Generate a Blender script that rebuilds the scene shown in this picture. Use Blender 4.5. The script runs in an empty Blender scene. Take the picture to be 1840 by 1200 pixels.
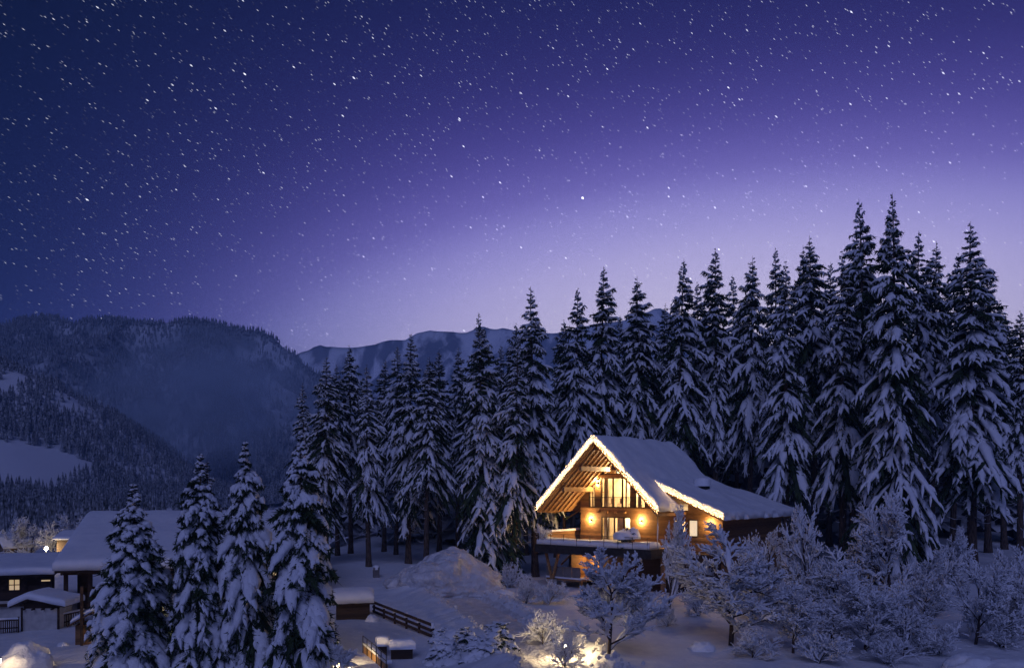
import bpy, math, random
import numpy as np
from mathutils import Vector, Matrix

D = bpy.data
SC = bpy.context.scene
COL = SC.collection
R_ = math.radians
F = 1444.0           # focal length in photograph pixels
CAMZ = 9.0

# ------------------------------------------------------------------ camera
cam_d = D.cameras.new('camera')
cam = D.objects.new('camera', cam_d)
COL.objects.link(cam)
cam_d.sensor_width = 36.0
cam_d.lens = 36.0 * F / 1840.0
cam_d.shift_y = 280.0 / 1840.0
cam_d.clip_start = 0.5
cam_d.clip_end = 60000
cam.location = (0, 0, CAMZ)
cam.rotation_euler = (R_(90), 0, 0)
SC.camera = cam

# ------------------------------------------------------------------ world
def srgb(r, g, b):
    def f(c):
        c /= 255.0
        return c / 12.92 if c <= 0.04045 else ((c + 0.055) / 1.055) ** 2.4
    return (f(r), f(g), f(b), 1.0)

world = D.worlds.new('World')
SC.world = world
world.use_nodes = True
wn = world.node_tree
wn.nodes.clear()
def wnode(t, **k):
    n = wn.nodes.new(t)
    for a, b in k.items():
        setattr(n, a, b)
    return n
def wmath(op, a, b=None, c=None):
    n = wnode('ShaderNodeMath', operation=op)
    for i, v in enumerate((a, b, c)):
        if v is None:
            continue
        if isinstance(v, (int, float)):
            n.inputs[i].default_value = v
        else:
            wn.links.new(v, n.inputs[i])
    return n.outputs[0]
tc = wnode('ShaderNodeTexCoord')
sx = wnode('ShaderNodeSeparateXYZ')
wn.links.new(tc.outputs['Generated'], sx.inputs[0])
az = wmath('ARCTAN2', sx.outputs[0], sx.outputs[1])
el = wmath('ARCSINE', sx.outputs[2])
el = wmath('ABSOLUTE', el)
daz = wmath('ABSOLUTE', wmath('SUBTRACT', az, R_(16)))
daz = wmath('MINIMUM', daz, wmath('SUBTRACT', 2 * math.pi, daz))
m2 = wmath('ADD', wmath('POWER', wmath('MULTIPLY', daz, 0.85), 2.0), wmath('POWER', wmath('MULTIPLY', el, 1.65), 2.0))
met = wmath('MULTIPLY', wmath('SQRT', m2), 1.0 / R_(100))
ramp = wnode('ShaderNodeValToRGB')
wn.links.new(met, ramp.inputs[0])
stops = [(0.00, (245, 235, 250)), (0.20, (222, 212, 244)), (0.27, (184, 176, 232)), (0.315, (150, 143, 213)), (0.35, (112, 102, 182)),
         (0.40, (76, 68, 144)), (0.46, (48, 44, 106)), (0.535, (29, 30, 80)), (0.62, (15, 21, 56)), (1.0, (14, 22, 60))]
ramp.color_ramp.interpolation = 'B_SPLINE'
els = ramp.color_ramp.elements
while len(els) < len(stops):
    els.new(0.5)
for e, (p, c) in zip(els, stops):
    e.position = p
    e.color = srgb(*c)
# the anti-twilight side is greener and duller
azl = wnode('ShaderNodeMapRange', interpolation_type='SMOOTHSTEP')
wn.links.new(daz, azl.inputs[0])
azl.inputs[1].default_value = R_(17); azl.inputs[2].default_value = R_(62)
azl.inputs[3].default_value = 0.0; azl.inputs[4].default_value = 1.0
tint = wnode('ShaderNodeMix', data_type='RGBA', blend_type='MULTIPLY')
wn.links.new(azl.outputs[0], tint.inputs[0])
wn.links.new(ramp.outputs[0], tint.inputs[6])
tint.inputs[7].default_value = (0.14, 0.40, 0.33, 1)
bg = wnode('ShaderNodeBackground')
wn.links.new(tint.outputs[2], bg.inputs[0])
bg.inputs[1].default_value = 1.15
wo = wnode('ShaderNodeOutputWorld')
wn.links.new(bg.outputs[0], wo.inputs[0])

# ------------------------------------------------------------------ sun (soft blue fill added behind the camera for moon and sky light)
sun_d = D.lights.new('sun', 'SUN')
sun_d.energy = 0.80
sun_d.angle = R_(35)
sun_d.color = (0.38, 0.43, 1.0)
sun = D.objects.new('sun', sun_d)
COL.objects.link(sun)
sdir = Vector((0.12, 1.0, -0.72))          # the way the light travels
sun.rotation_euler = sdir.to_track_quat('-Z', 'Y').to_euler()

SC.view_settings.view_transform = 'Standard'
SC.view_settings.look = 'None'
SC.view_settings.exposure = 0.0
SC.view_settings.gamma = 1.0
SC.view_settings.use_curve_mapping = False
SC.render.engine = 'CYCLES'
cy = SC.cycles
cy.use_denoising = True
cy.max_bounces = 5
cy.diffuse_bounces = 3
cy.glossy_bounces = 2
cy.transmission_bounces = 2
cy.volume_bounces = 1
cy.volume_step_rate = 3.0
cy.volume_max_steps = 64
cy.transparent_max_bounces = 8
cy.sample_clamp_indirect = 3.0
cy.caustics_reflective = False
cy.caustics_refractive = False

# ------------------------------------------------------------------ helpers
def W(px, py, Y):
    """a pixel of the photograph at depth Y, in metres"""
    return ((px - 920) / F * Y, Y, CAMZ + (880 - py) / F * Y)

def link(o, parent=None):
    COL.objects.link(o)
    if parent is not None:
        o.parent = parent
    return o

def tag(o, label=None, cat=None, group=None, kind=None):
    if label: o['label'] = label
    if cat: o['category'] = cat
    if group: o['group'] = group
    if kind: o['kind'] = kind
    return o

def empty(name, loc=(0, 0, 0), rz=0.0, scale=1.0):
    o = D.objects.new(name, None)
    o.location = loc
    o.rotation_euler = (0, 0, rz)
    o.scale = (scale, scale, scale) if isinstance(scale, (int, float)) else scale
    o.empty_display_size = 0.3
    return link(o)

def np_mesh(name, V, Q=None, T=None, smooth=True, attr=None):
    V = np.asarray(V, dtype=np.float32).reshape(-1, 3)
    me = D.meshes.new(name)
    nq = 0 if Q is None else len(Q)
    nt = 0 if T is None else len(T)
    loops = []
    if nq: loops.append(np.asarray(Q, dtype=np.int32).ravel())
    if nt: loops.append(np.asarray(T, dtype=np.int32).ravel())
    L = np.concatenate(loops)
    me.vertices.add(len(V)); me.loops.add(len(L)); me.polygons.add(nq + nt)
    me.vertices.foreach_set('co', V.ravel())
    me.loops.foreach_set('vertex_index', L)
    tot = np.concatenate([np.full(nq, 4, np.int32), np.full(nt, 3, np.int32)])
    st = np.concatenate([[0], np.cumsum(tot)[:-1]]).astype(np.int32)
    me.polygons.foreach_set('loop_start', st)
    me.polygons.foreach_set('loop_total', tot)
    me.polygons.foreach_set('use_smooth', np.full(nq + nt, smooth, dtype=bool))
    if attr is not None:
        a = me.attributes.new('shade', 'FLOAT', 'POINT')
        a.data.foreach_set('value', np.asarray(attr, np.float32))
    me.update(calc_edges=True)
    me.validate()
    return me

class MB:
    def __init__(s):
        s.v = []; s.f = []
    def add(s, vs, fs):
        b = len(s.v)
        s.v += [tuple(v) for v in vs]
        s.f += [tuple(i + b for i in f) for f in fs]
        return s
    def box(s, x0, x1, y0, y1, z0, z1):
        vs = [(x, y, z) for z in (z0, z1) for y in (y0, y1) for x in (x0, x1)]
        return s.add(vs, [(0, 2, 3, 1), (4, 5, 7, 6), (0, 1, 5, 4), (2, 6, 7, 3), (0, 4, 6, 2), (1, 3, 7, 5)])
    def beam(s, a, b, w, h, up=(0, 0, 1)):
        a = Vector(a); b = Vector(b)
        t = (b - a).normalized()
        sd = t.cross(Vector(up))
        if sd.length < 1e-4:
            sd = Vector((1, 0, 0))
        sd.normalize()
        u = sd.cross(t)
        vs = []
        for p in (a, b):
            for (i, j) in ((-1, -1), (1, -1), (1, 1), (-1, 1)):
                vs.append(p + sd * i * w / 2 + u * j * h / 2)
        return s.add(vs, [(0, 1, 2, 3), (7, 6, 5, 4), (0, 4, 5, 1), (1, 5, 6, 2), (2, 6, 7, 3), (3, 7, 4, 0)])
    def tube(s, pts, r, n=6):
        pts = [Vector(p) for p in pts]
        rs = r if isinstance(r, (list, tuple)) else [r] * len(pts)
        vs = []; fs = []
        for i, p in enumerate(pts):
            t = (pts[min(i + 1, len(pts) - 1)] - pts[max(i - 1, 0)]).normalized()
            sd = t.cross(Vector((0, 0, 1)))
            if sd.length < 1e-3: sd = Vector((1, 0, 0))
            sd.normalize(); u = sd.cross(t)
            for k in range(n):
                a = 2 * math.pi * k / n
                vs.append(p + (sd * math.cos(a) + u * math.sin(a)) * rs[i])
        for i in range(len(pts) - 1):
            for k in range(n):
                fs.append((i * n + k, i * n + (k + 1) % n, (i + 1) * n + (k + 1) % n, (i + 1) * n + k))
        fs.append(tuple(range(n - 1, -1, -1)))
        fs.append(tuple((len(pts) - 1) * n + k for k in range(n)))
        return s.add(vs, fs)
    def prism(s, poly, y0, y1):
        """polygon in x,z extruded along y"""
        n = len(poly)
        vs = [(x, y0, z) for x, z in poly] + [(x, y1, z) for x, z in poly]
        fs = [tuple(range(n)), tuple(range(2 * n - 1, n - 1, -1))]
        for i in range(n):
            j = (i + 1) % n
            fs.append((i, i + n, j + n, j))
        return s.add(vs, fs)
    def octa(s, c, r):
        c = Vector(c)
        vs = [c + Vector(d) * r for d in ((1, 0, 0), (-1, 0, 0), (0, 1, 0), (0, -1, 0), (0, 0, 1), (0, 0, -1))]
        return s.add(vs, [(0, 2, 4), (2, 1, 4), (1, 3, 4), (3, 0, 4), (2, 0, 5), (1, 2, 5), (3, 1, 5), (0, 3, 5)])
    def build(s, name, m, parent=None, smooth=False, bevel=0.0, loc=None, rz=0.0):
        me = D.meshes.new(name)
        me.from_pydata(s.v, [], s.f)
        if smooth:
            for p in me.polygons: p.use_smooth = True
        me.materials.append(m)
        o = D.objects.new(name, me)
        if loc is not None: o.location = loc
        o.rotation_euler[2] = rz
        link(o, parent)
        if bevel:
            b = o.modifiers.new('bevel', 'BEVEL'); b.width = bevel; b.segments = 2; b.limit_method = 'ANGLE'
        return o

def obj(name, me, m, parent=None, loc=None):
    if m is not None and len(me.materials) == 0:
        me.materials.append(m)
    o = D.objects.new(name, me)
    if loc is not None: o.location = loc
    return link(o, parent)

# --- numpy noise
def _hash(ix, iy, seed):
    with np.errstate(over='ignore'):
        h = (ix.astype(np.int64) * 374761393 + iy.astype(np.int64) * 668265263 + seed * 1442695041) & 0xffffffff
        h = ((h ^ (h >> 13)) * 1274126177) & 0xffffffff
        h = h ^ (h >> 16)
    return (h & 0xffff) / 65535.0
def vnoise(x, y, seed=0):
    x = np.asarray(x, float); y = np.asarray(y, float)
    ix = np.floor(x); iy = np.floor(y)
    fx = x - ix; fy = y - iy
    fx = fx * fx * (3 - 2 * fx); fy = fy * fy * (3 - 2 * fy)
    a = _hash(ix, iy, seed); b = _hash(ix + 1, iy, seed); c = _hash(ix, iy + 1, seed); d = _hash(ix + 1, iy + 1, seed)
    return (a * (1 - fx) + b * fx) * (1 - fy) + (c * (1 - fx) + d * fx) * fy
def fbm(x, y, seed=0, oct=4):
    s = 0; a = 0.5; t = 0
    for i in range(oct):
        s = s + a * vnoise(x * 2 ** i + 13.7 * i, y * 2 ** i - 7.1 * i, seed + i); t += a; a *= 0.5
    return s / t - 0.5
def sstep(a, b, x):
    t = np.clip((np.asarray(x, float) - a) / (b - a), 0, 1)
    return t * t * (3 - 2 * t)

# ------------------------------------------------------------------ materials
MATS = {}
def mat(name, col, rough=0.7, spec=0.3, metal=0.0, emit=None, estr=0.0):
    m = D.materials.new(name)
    m.use_nodes = True
    b = m.node_tree.nodes['Principled BSDF']
    b.inputs['Base Color'].default_value = (*col, 1)
    b.inputs['Roughness'].default_value = rough
    b.inputs['Specular IOR Level'].default_value = spec
    b.inputs['Metallic'].default_value = metal
    if emit:
        b.inputs['Emission Color'].default_value = (*emit, 1)
        b.inputs['Emission Strength'].default_value = estr
    MATS[name] = m
    return m
def N(m, t, **k):
    n = m.node_tree.nodes.new(t)
    for a, b in k.items(): setattr(n, a, b)
    return n
def LK(m, a, b): m.node_tree.links.new(a, b)
def bsdf(m): return m.node_tree.nodes['Principled BSDF']
def noise_col(m, c0, c1, scale=3.0, detail=6, lo=0.35, hi=0.65, coord='Object', vscale=None):
    tcn = N(m, 'ShaderNodeTexCoord')
    nz = N(m, 'ShaderNodeTexNoise')
    nz.inputs['Scale'].default_value = scale; nz.inputs['Detail'].default_value = detail
    src = tcn.outputs[coord]
    if vscale:
        mp = N(m, 'ShaderNodeMapping'); mp.inputs['Scale'].default_value = vscale
        LK(m, src, mp.inputs[0]); src = mp.outputs[0]
    LK(m, src, nz.inputs['Vector'])
    rp = N(m, 'ShaderNodeValToRGB')
    rp.color_ramp.elements[0].position = lo; rp.color_ramp.elements[0].color = (*c0, 1)
    rp.color_ramp.elements[1].position = hi; rp.color_ramp.elements[1].color = (*c1, 1)
    LK(m, nz.outputs[0], rp.inputs[0]); LK(m, rp.outputs[0], bsdf(m).inputs['Base Color'])
    return nz, rp, src
def bump(m, src, scales, strength=0.4, dist=0.05):
    prev = None
    for sc, st, d in scales:
        nz = N(m, 'ShaderNodeTexNoise'); nz.inputs['Scale'].default_value = sc; nz.inputs['Detail'].default_value = 5
        LK(m, src, nz.inputs['Vector'])
        bp = N(m, 'ShaderNodeBump'); bp.inputs['Strength'].default_value = st; bp.inputs['Distance'].default_value = d
        LK(m, nz.outputs[0], bp.inputs['Height'])
        if prev is not None: LK(m, prev.outputs[0], bp.inputs['Normal'])
        prev = bp
    LK(m, prev.outputs[0], bsdf(m).inputs['Normal'])

def snow_mat(name, scales, c0=(0.74, 0.77, 0.82), c1=(0.86, 0.87, 0.89)):
    m = mat(name, c1, 0.55, 0.25)
    nz, rp, src = noise_col(m, c0, c1, 1.3, 5, 0.3, 0.7)
    bump(m, src, scales)
    return m
SNOW = snow_mat('snow', [(0.8, 0.5, 0.35), (4.0, 0.5, 0.12), (22.0, 0.35, 0.03)])
SNOW_ROOF = snow_mat('roof snow', [(0.35, 0.5, 0.3), (2.5, 0.25, 0.06), (18.0, 0.25, 0.015)])
SNOW_ROUGH = snow_mat('ploughed snow', [(1.2, 0.8, 0.5), (4.0, 0.8, 0.25), (14.0, 0.6, 0.06)], (0.58, 0.57, 0.58), (0.8, 0.8, 0.81))
SNOW_TREE = snow_mat('tree snow', [(3.0, 0.6, 0.2), (11.0, 0.5, 0.06)])
SNOW_TWIG = snow_mat('twig snow', [(9.0, 0.5, 0.05)])

NEEDLE = mat('spruce needles', (0.025, 0.045, 0.022), 0.75, 0.2)
noise_col(NEEDLE, (0.016, 0.028, 0.014), (0.045, 0.07, 0.032), 1.5, 4)
BARK = mat('spruce bark', (0.09, 0.06, 0.045), 0.9, 0.1)
_n, _r, _s = noise_col(BARK, (0.04, 0.028, 0.022), (0.15, 0.11, 0.085), 3.0, 6, vscale=(3, 3, 0.6))
bump(BARK, _s, [(6.0, 0.8, 0.06)])
TWIG = mat('dark twig bark', (0.04, 0.03, 0.028), 0.85, 0.1)
noise_col(TWIG, (0.035, 0.027, 0.025), (0.10, 0.075, 0.065), 8.0, 3)

def plank_mat(name, c0, c1, pitch=0.2, axis=2, rough=0.65):
    m = mat(name, c0, rough, 0.25)
    t = N(m, 'ShaderNodeTexCoord'); sp = N(m, 'ShaderNodeSeparateXYZ'); LK(m, t.outputs['Object'], sp.inputs[0])
    dv = N(m, 'ShaderNodeMath', operation='DIVIDE'); LK(m, sp.outputs[axis], dv.inputs[0]); dv.inputs[1].default_value = pitch
    fl = N(m, 'ShaderNodeMath', operation='FLOOR'); LK(m, dv.outputs[0], fl.inputs[0])
    fr = N(m, 'ShaderNodeMath', operation='FRACT'); LK(m, dv.outputs[0], fr.inputs[0])
    wn_ = N(m, 'ShaderNodeTexWhiteNoise', noise_dimensions='1D'); LK(m, fl.outputs[0], wn_.inputs['W'])
    nz = N(m, 'ShaderNodeTexNoise'); nz.inputs['Scale'].default_value = 2.0; nz.inputs['Detail'].default_value = 8
    mp = N(m, 'ShaderNodeMapping'); sc = [1.0, 1.0, 1.0]; sc[axis] = 9.0
    mp.inputs['Scale'].default_value = sc; LK(m, t.outputs['Object'], mp.inputs[0]); LK(m, mp.outputs[0], nz.inputs['Vector'])
    ad = N(m, 'ShaderNodeMath', operation='MULTIPLY_ADD'); LK(m, wn_.outputs[0], ad.inputs[0]); ad.inputs[1].default_value = 0.55
    nm = N(m, 'ShaderNodeMath', operation='MULTIPLY_ADD'); LK(m, nz.outputs[0], nm.inputs[0]); nm.inputs[1].default_value = 1.1; nm.inputs[2].default_value = -0.3
    LK(m, nm.outputs[0], ad.inputs[2])
    rp = N(m, 'ShaderNodeValToRGB')
    rp.color_ramp.elements[0].color = (*c0, 1); rp.color_ramp.elements[1].color = (*c1, 1)
    LK(m, ad.outputs[0], rp.inputs[0])
    gr = N(m, 'ShaderNodeMath', operation='PINGPONG'); LK(m, fr.outputs[0], gr.inputs[0]); gr.inputs[1].default_value = 0.5
    st = N(m, 'ShaderNodeMath', operation='SMOOTH_MIN'); LK(m, gr.outputs[0], st.inputs[0]); st.inputs[1].default_value = 0.1; st.inputs[2].default_value = 0.05
    bp = N(m, 'ShaderNodeBump'); bp.inputs['Strength'].default_value = 1.0; bp.inputs['Distance'].default_value = 0.35 * pitch
    LK(m, st.outputs[0], bp.inputs['Height'])
    LK(m, rp.outputs[0], bsdf(m).inputs['Base Color']); LK(m, bp.outputs[0], bsdf(m).inputs['Normal'])
    return m
LOG = plank_mat('chalet planks', (0.075, 0.036, 0.015), (0.31, 0.17, 0.072), 0.24)
SOFFIT = plank_mat('soffit boards', (0.20, 0.105, 0.042), (0.36, 0.20, 0.085), 0.3, 1)
BEAM = mat('beam timber', (0.33, 0.18, 0.075), 0.6, 0.25)
noise_col(BEAM, (0.22, 0.115, 0.045), (0.42, 0.24, 0.105), 2.0, 8, vscale=(6, 0.6, 6))
DKWOOD = plank_mat('old barn boards', (0.018, 0.011, 0.008), (0.07, 0.042, 0.026), 0.22)
DKBEAM = mat('dark beam', (0.05, 0.03, 0.02), 0.75, 0.2)
noise_col(DKBEAM, (0.03, 0.018, 0.012), (0.085, 0.052, 0.033), 4.0, 6)
STEEL = mat('dark steel', (0.035, 0.033, 0.034), 0.5, 0.4, 0.4)
noise_col(STEEL, (0.025, 0.024, 0.026), (0.05, 0.047, 0.047), 3.0, 4)
FRAME = mat('window frame', (0.06, 0.035, 0.02), 0.5, 0.3)
noise_col(FRAME, (0.045, 0.026, 0.015), (0.085, 0.05, 0.03), 5.0, 5)
PANEL = mat('grey panel', (0.16, 0.15, 0.15), 0.6, 0.3)
noise_col(PANEL, (0.13, 0.125, 0.125), (0.19, 0.18, 0.18), 2.0, 4)
CONC = mat('concrete', (0.4, 0.37, 0.34), 0.85, 0.2)
noise_col(CONC, (0.32, 0.30, 0.27), (0.46, 0.43, 0.39), 5.0, 6)
PLASTER = mat('white plaster', (0.5, 0.48, 0.45), 0.9, 0.2)
_n, _r, _s = noise_col(PLASTER, (0.42, 0.40, 0.375), (0.56, 0.54, 0.5), 2.0, 6)
bump(PLASTER, _s, [(30.0, 0.3, 0.01)])
INTERIOR = mat('room wall', (0.72, 0.55, 0.34), 0.9, 0.1)
noise_col(INTERIOR, (0.72, 0.58, 0.38), (0.82, 0.69, 0.50), 1.0, 3)
CURTAIN = mat('curtain cloth', (0.5, 0.38, 0.24), 0.95, 0.05)
noise_col(CURTAIN, (0.42, 0.31, 0.19), (0.56, 0.44, 0.29), 3.0, 4, vscale=(8, 8, 0.5))
BLIND = mat('white roller blind', (0.8, 0.74, 0.62), 0.9, 0.1)
noise_col(BLIND, (0.76, 0.69, 0.57), (0.84, 0.78, 0.67), 2.0, 3)

GLASS = mat('window glass', (0.9, 0.9, 0.9), 0.05, 0.5)
_g = GLASS.node_tree
_tr = N(GLASS, 'ShaderNodeBsdfTransparent'); _gl = N(GLASS, 'ShaderNodeBsdfGlossy'); _gl.inputs['Roughness'].default_value = 0.04
_mx = N(GLASS, 'ShaderNodeMixShader'); _mx.inputs[0].default_value = 0.09
LK(GLASS, _tr.outputs[0], _mx.inputs[1]); LK(GLASS, _gl.outputs[0], _mx.inputs[2])
LK(GLASS, _mx.outputs[0], _g.nodes['Material Output'].inputs['Surface'])

WARM = (1.0, 0.72, 0.36)
BULB = mat('light chain bulb', (1, 0.9, 0.7), 0.4, 0.3, 0, (1.0, 0.62, 0.26), 26.0)
LAMPGLASS = mat('lamp glass', (1, 0.9, 0.7), 0.4, 0.3, 0, (1.0, 0.76, 0.42), 25.0)
LITWIN = mat('lit window pane', (0.8, 0.7, 0.5), 0.4, 0.3, 0, (1.0, 0.70, 0.36), 0.45)
DARKWIN = mat('dark window pane', (0.02, 0.025, 0.035), 0.08, 0.5)

# ------------------------------------------------------------------ ground
RIDGE = [(36, 0.3), (43, -0.9), (50, -2.7), (58, -4.7), (66, -7.0), (74, -9.5)]   # y, x of the plough bank left of the road
def ridge_x(y): return np.interp(y, [a for a, b in RIDGE], [b for a, b in RIDGE])
def gh(x, y):
    x = np.asarray(x, float); y = np.asarray(y, float)
    near = sstep(900, 300, y) * sstep(500, 200, np.abs(x))
    z = 0.35 * fbm(x / 9.0, y / 9.0, 3, 4) * near
    z = z + 0.10 * fbm(x / 1.6, y / 1.6, 9, 3) * near * sstep(140, 90, y)
    rx = ridge_x(y)
    on = sstep(76, 68, y) * sstep(30, 36, y)
    d = x - rx
    crest = 1.05 + 0.9 * fbm(y / 1.6, y * 0 + 4.0, 21, 4)
    bank = np.where(d > 0, np.exp(-(d / 0.42) ** 2), np.exp(-(d / 2.2) ** 2))
    z = z + on * crest * bank
    d2 = x - (rx + 5.6 + 0.5 * fbm(y / 3.0, y * 0, 5, 2))
    z = z + on * (0.5 + 0.5 * fbm(x / 1.2, y / 1.2, 31, 3)) * np.where(d2 < 0, np.exp(-(d2 / 0.45) ** 2), np.exp(-(d2 / 1.6) ** 2))
    road = on * sstep(0.4, 0.9, d) * sstep(5.4, 4.8, d)
    z = z * (1 - 0.75 * road) - 0.12 * road
    z = z + road * (0.07 * np.sin((d - 1.4) * 5.2) * (0.4 + vnoise(y / 2, d, 8)) + 0.10 * fbm(x / 0.5, y / 0.9, 77, 3))
    # forest floor climbs behind the chalet and to the right
    z = z + 1.6 * sstep(100, 135, y) * sstep(-40, -10, x) + 1.1 * sstep(26, 50, x) * sstep(50, 85, y) * sstep(200, 140, y)
    z = z + 0.9 * sstep(60, 90, y) * sstep(-4, -14, x) * sstep(-34, -20, x)
    # left yard is level with the farm, valley falls away behind it
    z = z - 0.3 * sstep(-20, -28, x) * sstep(40, 50, y) * sstep(75, 62, y)
    z = z - 3.0 * sstep(90, 150, y) * sstep(-25, -60, x) * near
    return z
def axis(segs):
    out = [segs[0][0]]
    for a, b, st in segs:
        n = max(1, int(round((b - a) / st)))
        out += list(np.linspace(a, b, n + 1)[1:])
    return np.array(out)
gx = axis([(-4400, -600, 380), (-600, -140, 46), (-140, -48, 4), (-48, -12, 0.7), (-12, 12, 0.3), (12, 48, 0.55), (48, 140, 4), (140, 600, 46), (600, 4400, 380)])
gy = axis([(-4400, -400, 400), (-400, -20, 38), (-20, 30, 5), (30, 76, 0.32), (76, 135, 1.0), (135, 400, 8), (400, 1000, 60), (1000, 4400, 340)])
def grid_mesh(name, xs, ys, fz, smooth=True):
    X, Y = np.meshgrid(xs, ys)
    Z = fz(X, Y)
    nx = len(xs); ny = len(ys)
    V = np.stack([X, Y, Z], -1).reshape(-1, 3)
    i = np.arange(ny - 1)[:, None] * nx + np.arange(nx - 1)[None, :]
    Q = np.stack([i, i + 1, i + nx + 1, i + nx], -1).reshape(-1, 4)
    return np_mesh(name, V, Q, smooth=smooth)
ground = obj('snowy_ground', grid_mesh('snowy_ground', gx, gy, gh), SNOW)
tag(ground, kind='structure', label='snow covered ground with a ploughed lane between the houses', cat='ground')
ly = np.arange(31.5, 71.5, 0.3)
ld = np.linspace(0.75, 5.15, 24)
LX = ridge_x(ly)[:, None] + ld[None, :] + 0.12 * fbm(ly[:, None] / 1.1, ld[None, :] * 0, 14, 2) * (np.abs(ld[None, :] - 2.95) > 2)
LY = np.repeat(ly[:, None], 24, 1)
LZ = gh(LX, LY) + 0.02 + 0.05 * (0.5 - np.abs(np.mod((ld[None, :] - .2) / 1.1, 1) - .5)) * vnoise(LY / 3, LX, 2)
_i = np.arange(len(ly) - 1)[:, None] * 24 + np.arange(23)[None, :]
lane = obj('lane', np_mesh('lane', np.stack([LX, LY, LZ], -1).reshape(-1, 3), np.stack([_i, _i + 1, _i + 25, _i + 24], -1).reshape(-1, 4)), SNOW_ROUGH)
tag(lane, 'ploughed snowy lane curving down towards the bottom edge', 'lane', kind='structure')
def GZ(x, y): return float(gh(np.array([x]), np.array([y]))[0])

# ------------------------------------------------------------------ hills and mountains
HILLM = mat('wooded hillside', (0.2, 0.22, 0.25), 0.9, 0.1)
noise_col(HILLM, (0.2, 0.23, 0.26), (0.66, 0.7, 0.76), 0.02, 9, 0.42, 0.72)
PEAKM = mat('snowy mountain', (0.6, 0.62, 0.66), 0.85, 0.1)
noise_col(PEAKM, (0.22, 0.23, 0.26), (0.78, 0.80, 0.84), 0.018, 12, 0.44, 0.55, vscale=(1, .35, .4))
FIELDM = SNOW

def prof(pts, Y):
    xs = np.array([(p[0] - 920) / F * Y for p in pts]); zs = np.array([CAMZ + (880 - p[1]) / F * Y for p in pts])
    return xs, zs
MY = 1500.0
mx, mz = prof([(-500, 640), (-250, 600), (-80, 600), (0, 588), (35, 574), (75, 570), (105, 572), (130, 583), (160, 574), (205, 573), (250, 580), (300, 580), (345, 574),
               (390, 580), (430, 592), (470, 596), (497, 608), (508, 628), (525, 632), (545, 655), (600, 690), (680, 760), (760, 810), (860, 860), (1000, 882)], MY)
def mountain_h(x, y):
    d = (y - MY)
    # ridge runs across the view; gullies run down towards the camera
    r = np.interp(x + 0.10 * np.minimum(d, 0), mx, mz)
    t = np.clip(np.where(d < 0, 1 + d / 900.0, 1 - d / 1200.0), 0, 1)
    base = r * np.where(d < 0, t ** 1.25, t)
    gul = np.abs(fbm(x / 130.0 + d / 600.0, y / 380.0, 40, 4)) * 2
    side = sstep(0.0, 0.25, t) * sstep(0.0, 0.03, 1 - t)
    h = base - gul * 120 * side + fbm(x / 40, y / 40, 44, 3) * 8 * side
    return np.maximum(h, -6)
mtn = obj('mountain', grid_mesh('mountain', np.linspace(-1700, 150, 150), np.concatenate([np.linspace(560, 1500, 90), np.linspace(1520, 2600, 18)]), mountain_h), HILLM)
tag(mtn, 'wooded snowy mountain with a flat ridge across the valley', 'mountain', kind='structure')
FY = 2600.0
fx_, fz_ = prof([(200, 760), (400, 700), (500, 650), (532, 634), (565, 618), (600, 620), (650, 622), (690, 611), (722, 609), (752, 600), (785, 595), (830, 597), (858, 588), (885, 593),
                 (915, 596), (960, 602), (1010, 590), (1060, 585), (1120, 575), (1180, 560), (1230, 575), (1320, 600), (1500, 650), (1800, 700), (2300, 760)], FY)
def far_h(x, y):
    d = y - FY
    r = np.interp(x, fx_, fz_) + 34 * fbm(x / 70.0, x * 0 + 3.0, 71, 5)
    t = np.clip(np.where(d < 0, 1 + d / 1000.0, 1 - d / 800.0), 0, 1)
    gul = np.abs(fbm(x / 150.0, y / 420.0, 60, 5)) * 2
    side = sstep(0, 0.3, t) * sstep(0, 0.05, 1 - t)
    return np.maximum(r * t ** 1.15 - gul * 150 * side + fbm(x / 60, y / 60, 66, 3) * 14 * side, -6)
fm = obj('far_mountain', grid_mesh('far_mountain', np.linspace(-1700, 2600, 220), np.concatenate([np.linspace(1600, 2600, 70), np.linspace(2630, 3400, 10)]), far_h), PEAKM)
tag(fm, 'distant pale blue mountain range above the forest', 'mountain', kind='structure')
HY = 640.0
hx, hz = prof([(-700, 470), (-350, 540), (-150, 590), (0, 648), (60, 675), (110, 695), (160, 728), (210, 770), (260, 818), (310, 858), (370, 882), (420, 889)], HY)
def hill_h(x, y):
    d = y - HY
    r = np.interp(x + 0.05 * d, hx, hz) + 3
    t = np.clip(np.where(d < 0, 1 + d / 430.0, 1 - d / 420.0), 0, 1)
    side = sstep(0, 0.2, t)
    return r * np.where(d < 0, t ** 1.5, t ** 0.8) + side * (fbm(x / 70, y / 70, 80, 4) * 12) - 4
hill = obj('hillside', grid_mesh('hillside', np.linspace(-900, -150, 110), np.linspace(205, 1060, 110), hill_h), SNOW)
tag(hill, 'wooded slope descending from the left with an open snowy field', 'hillside', kind='structure')

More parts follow.
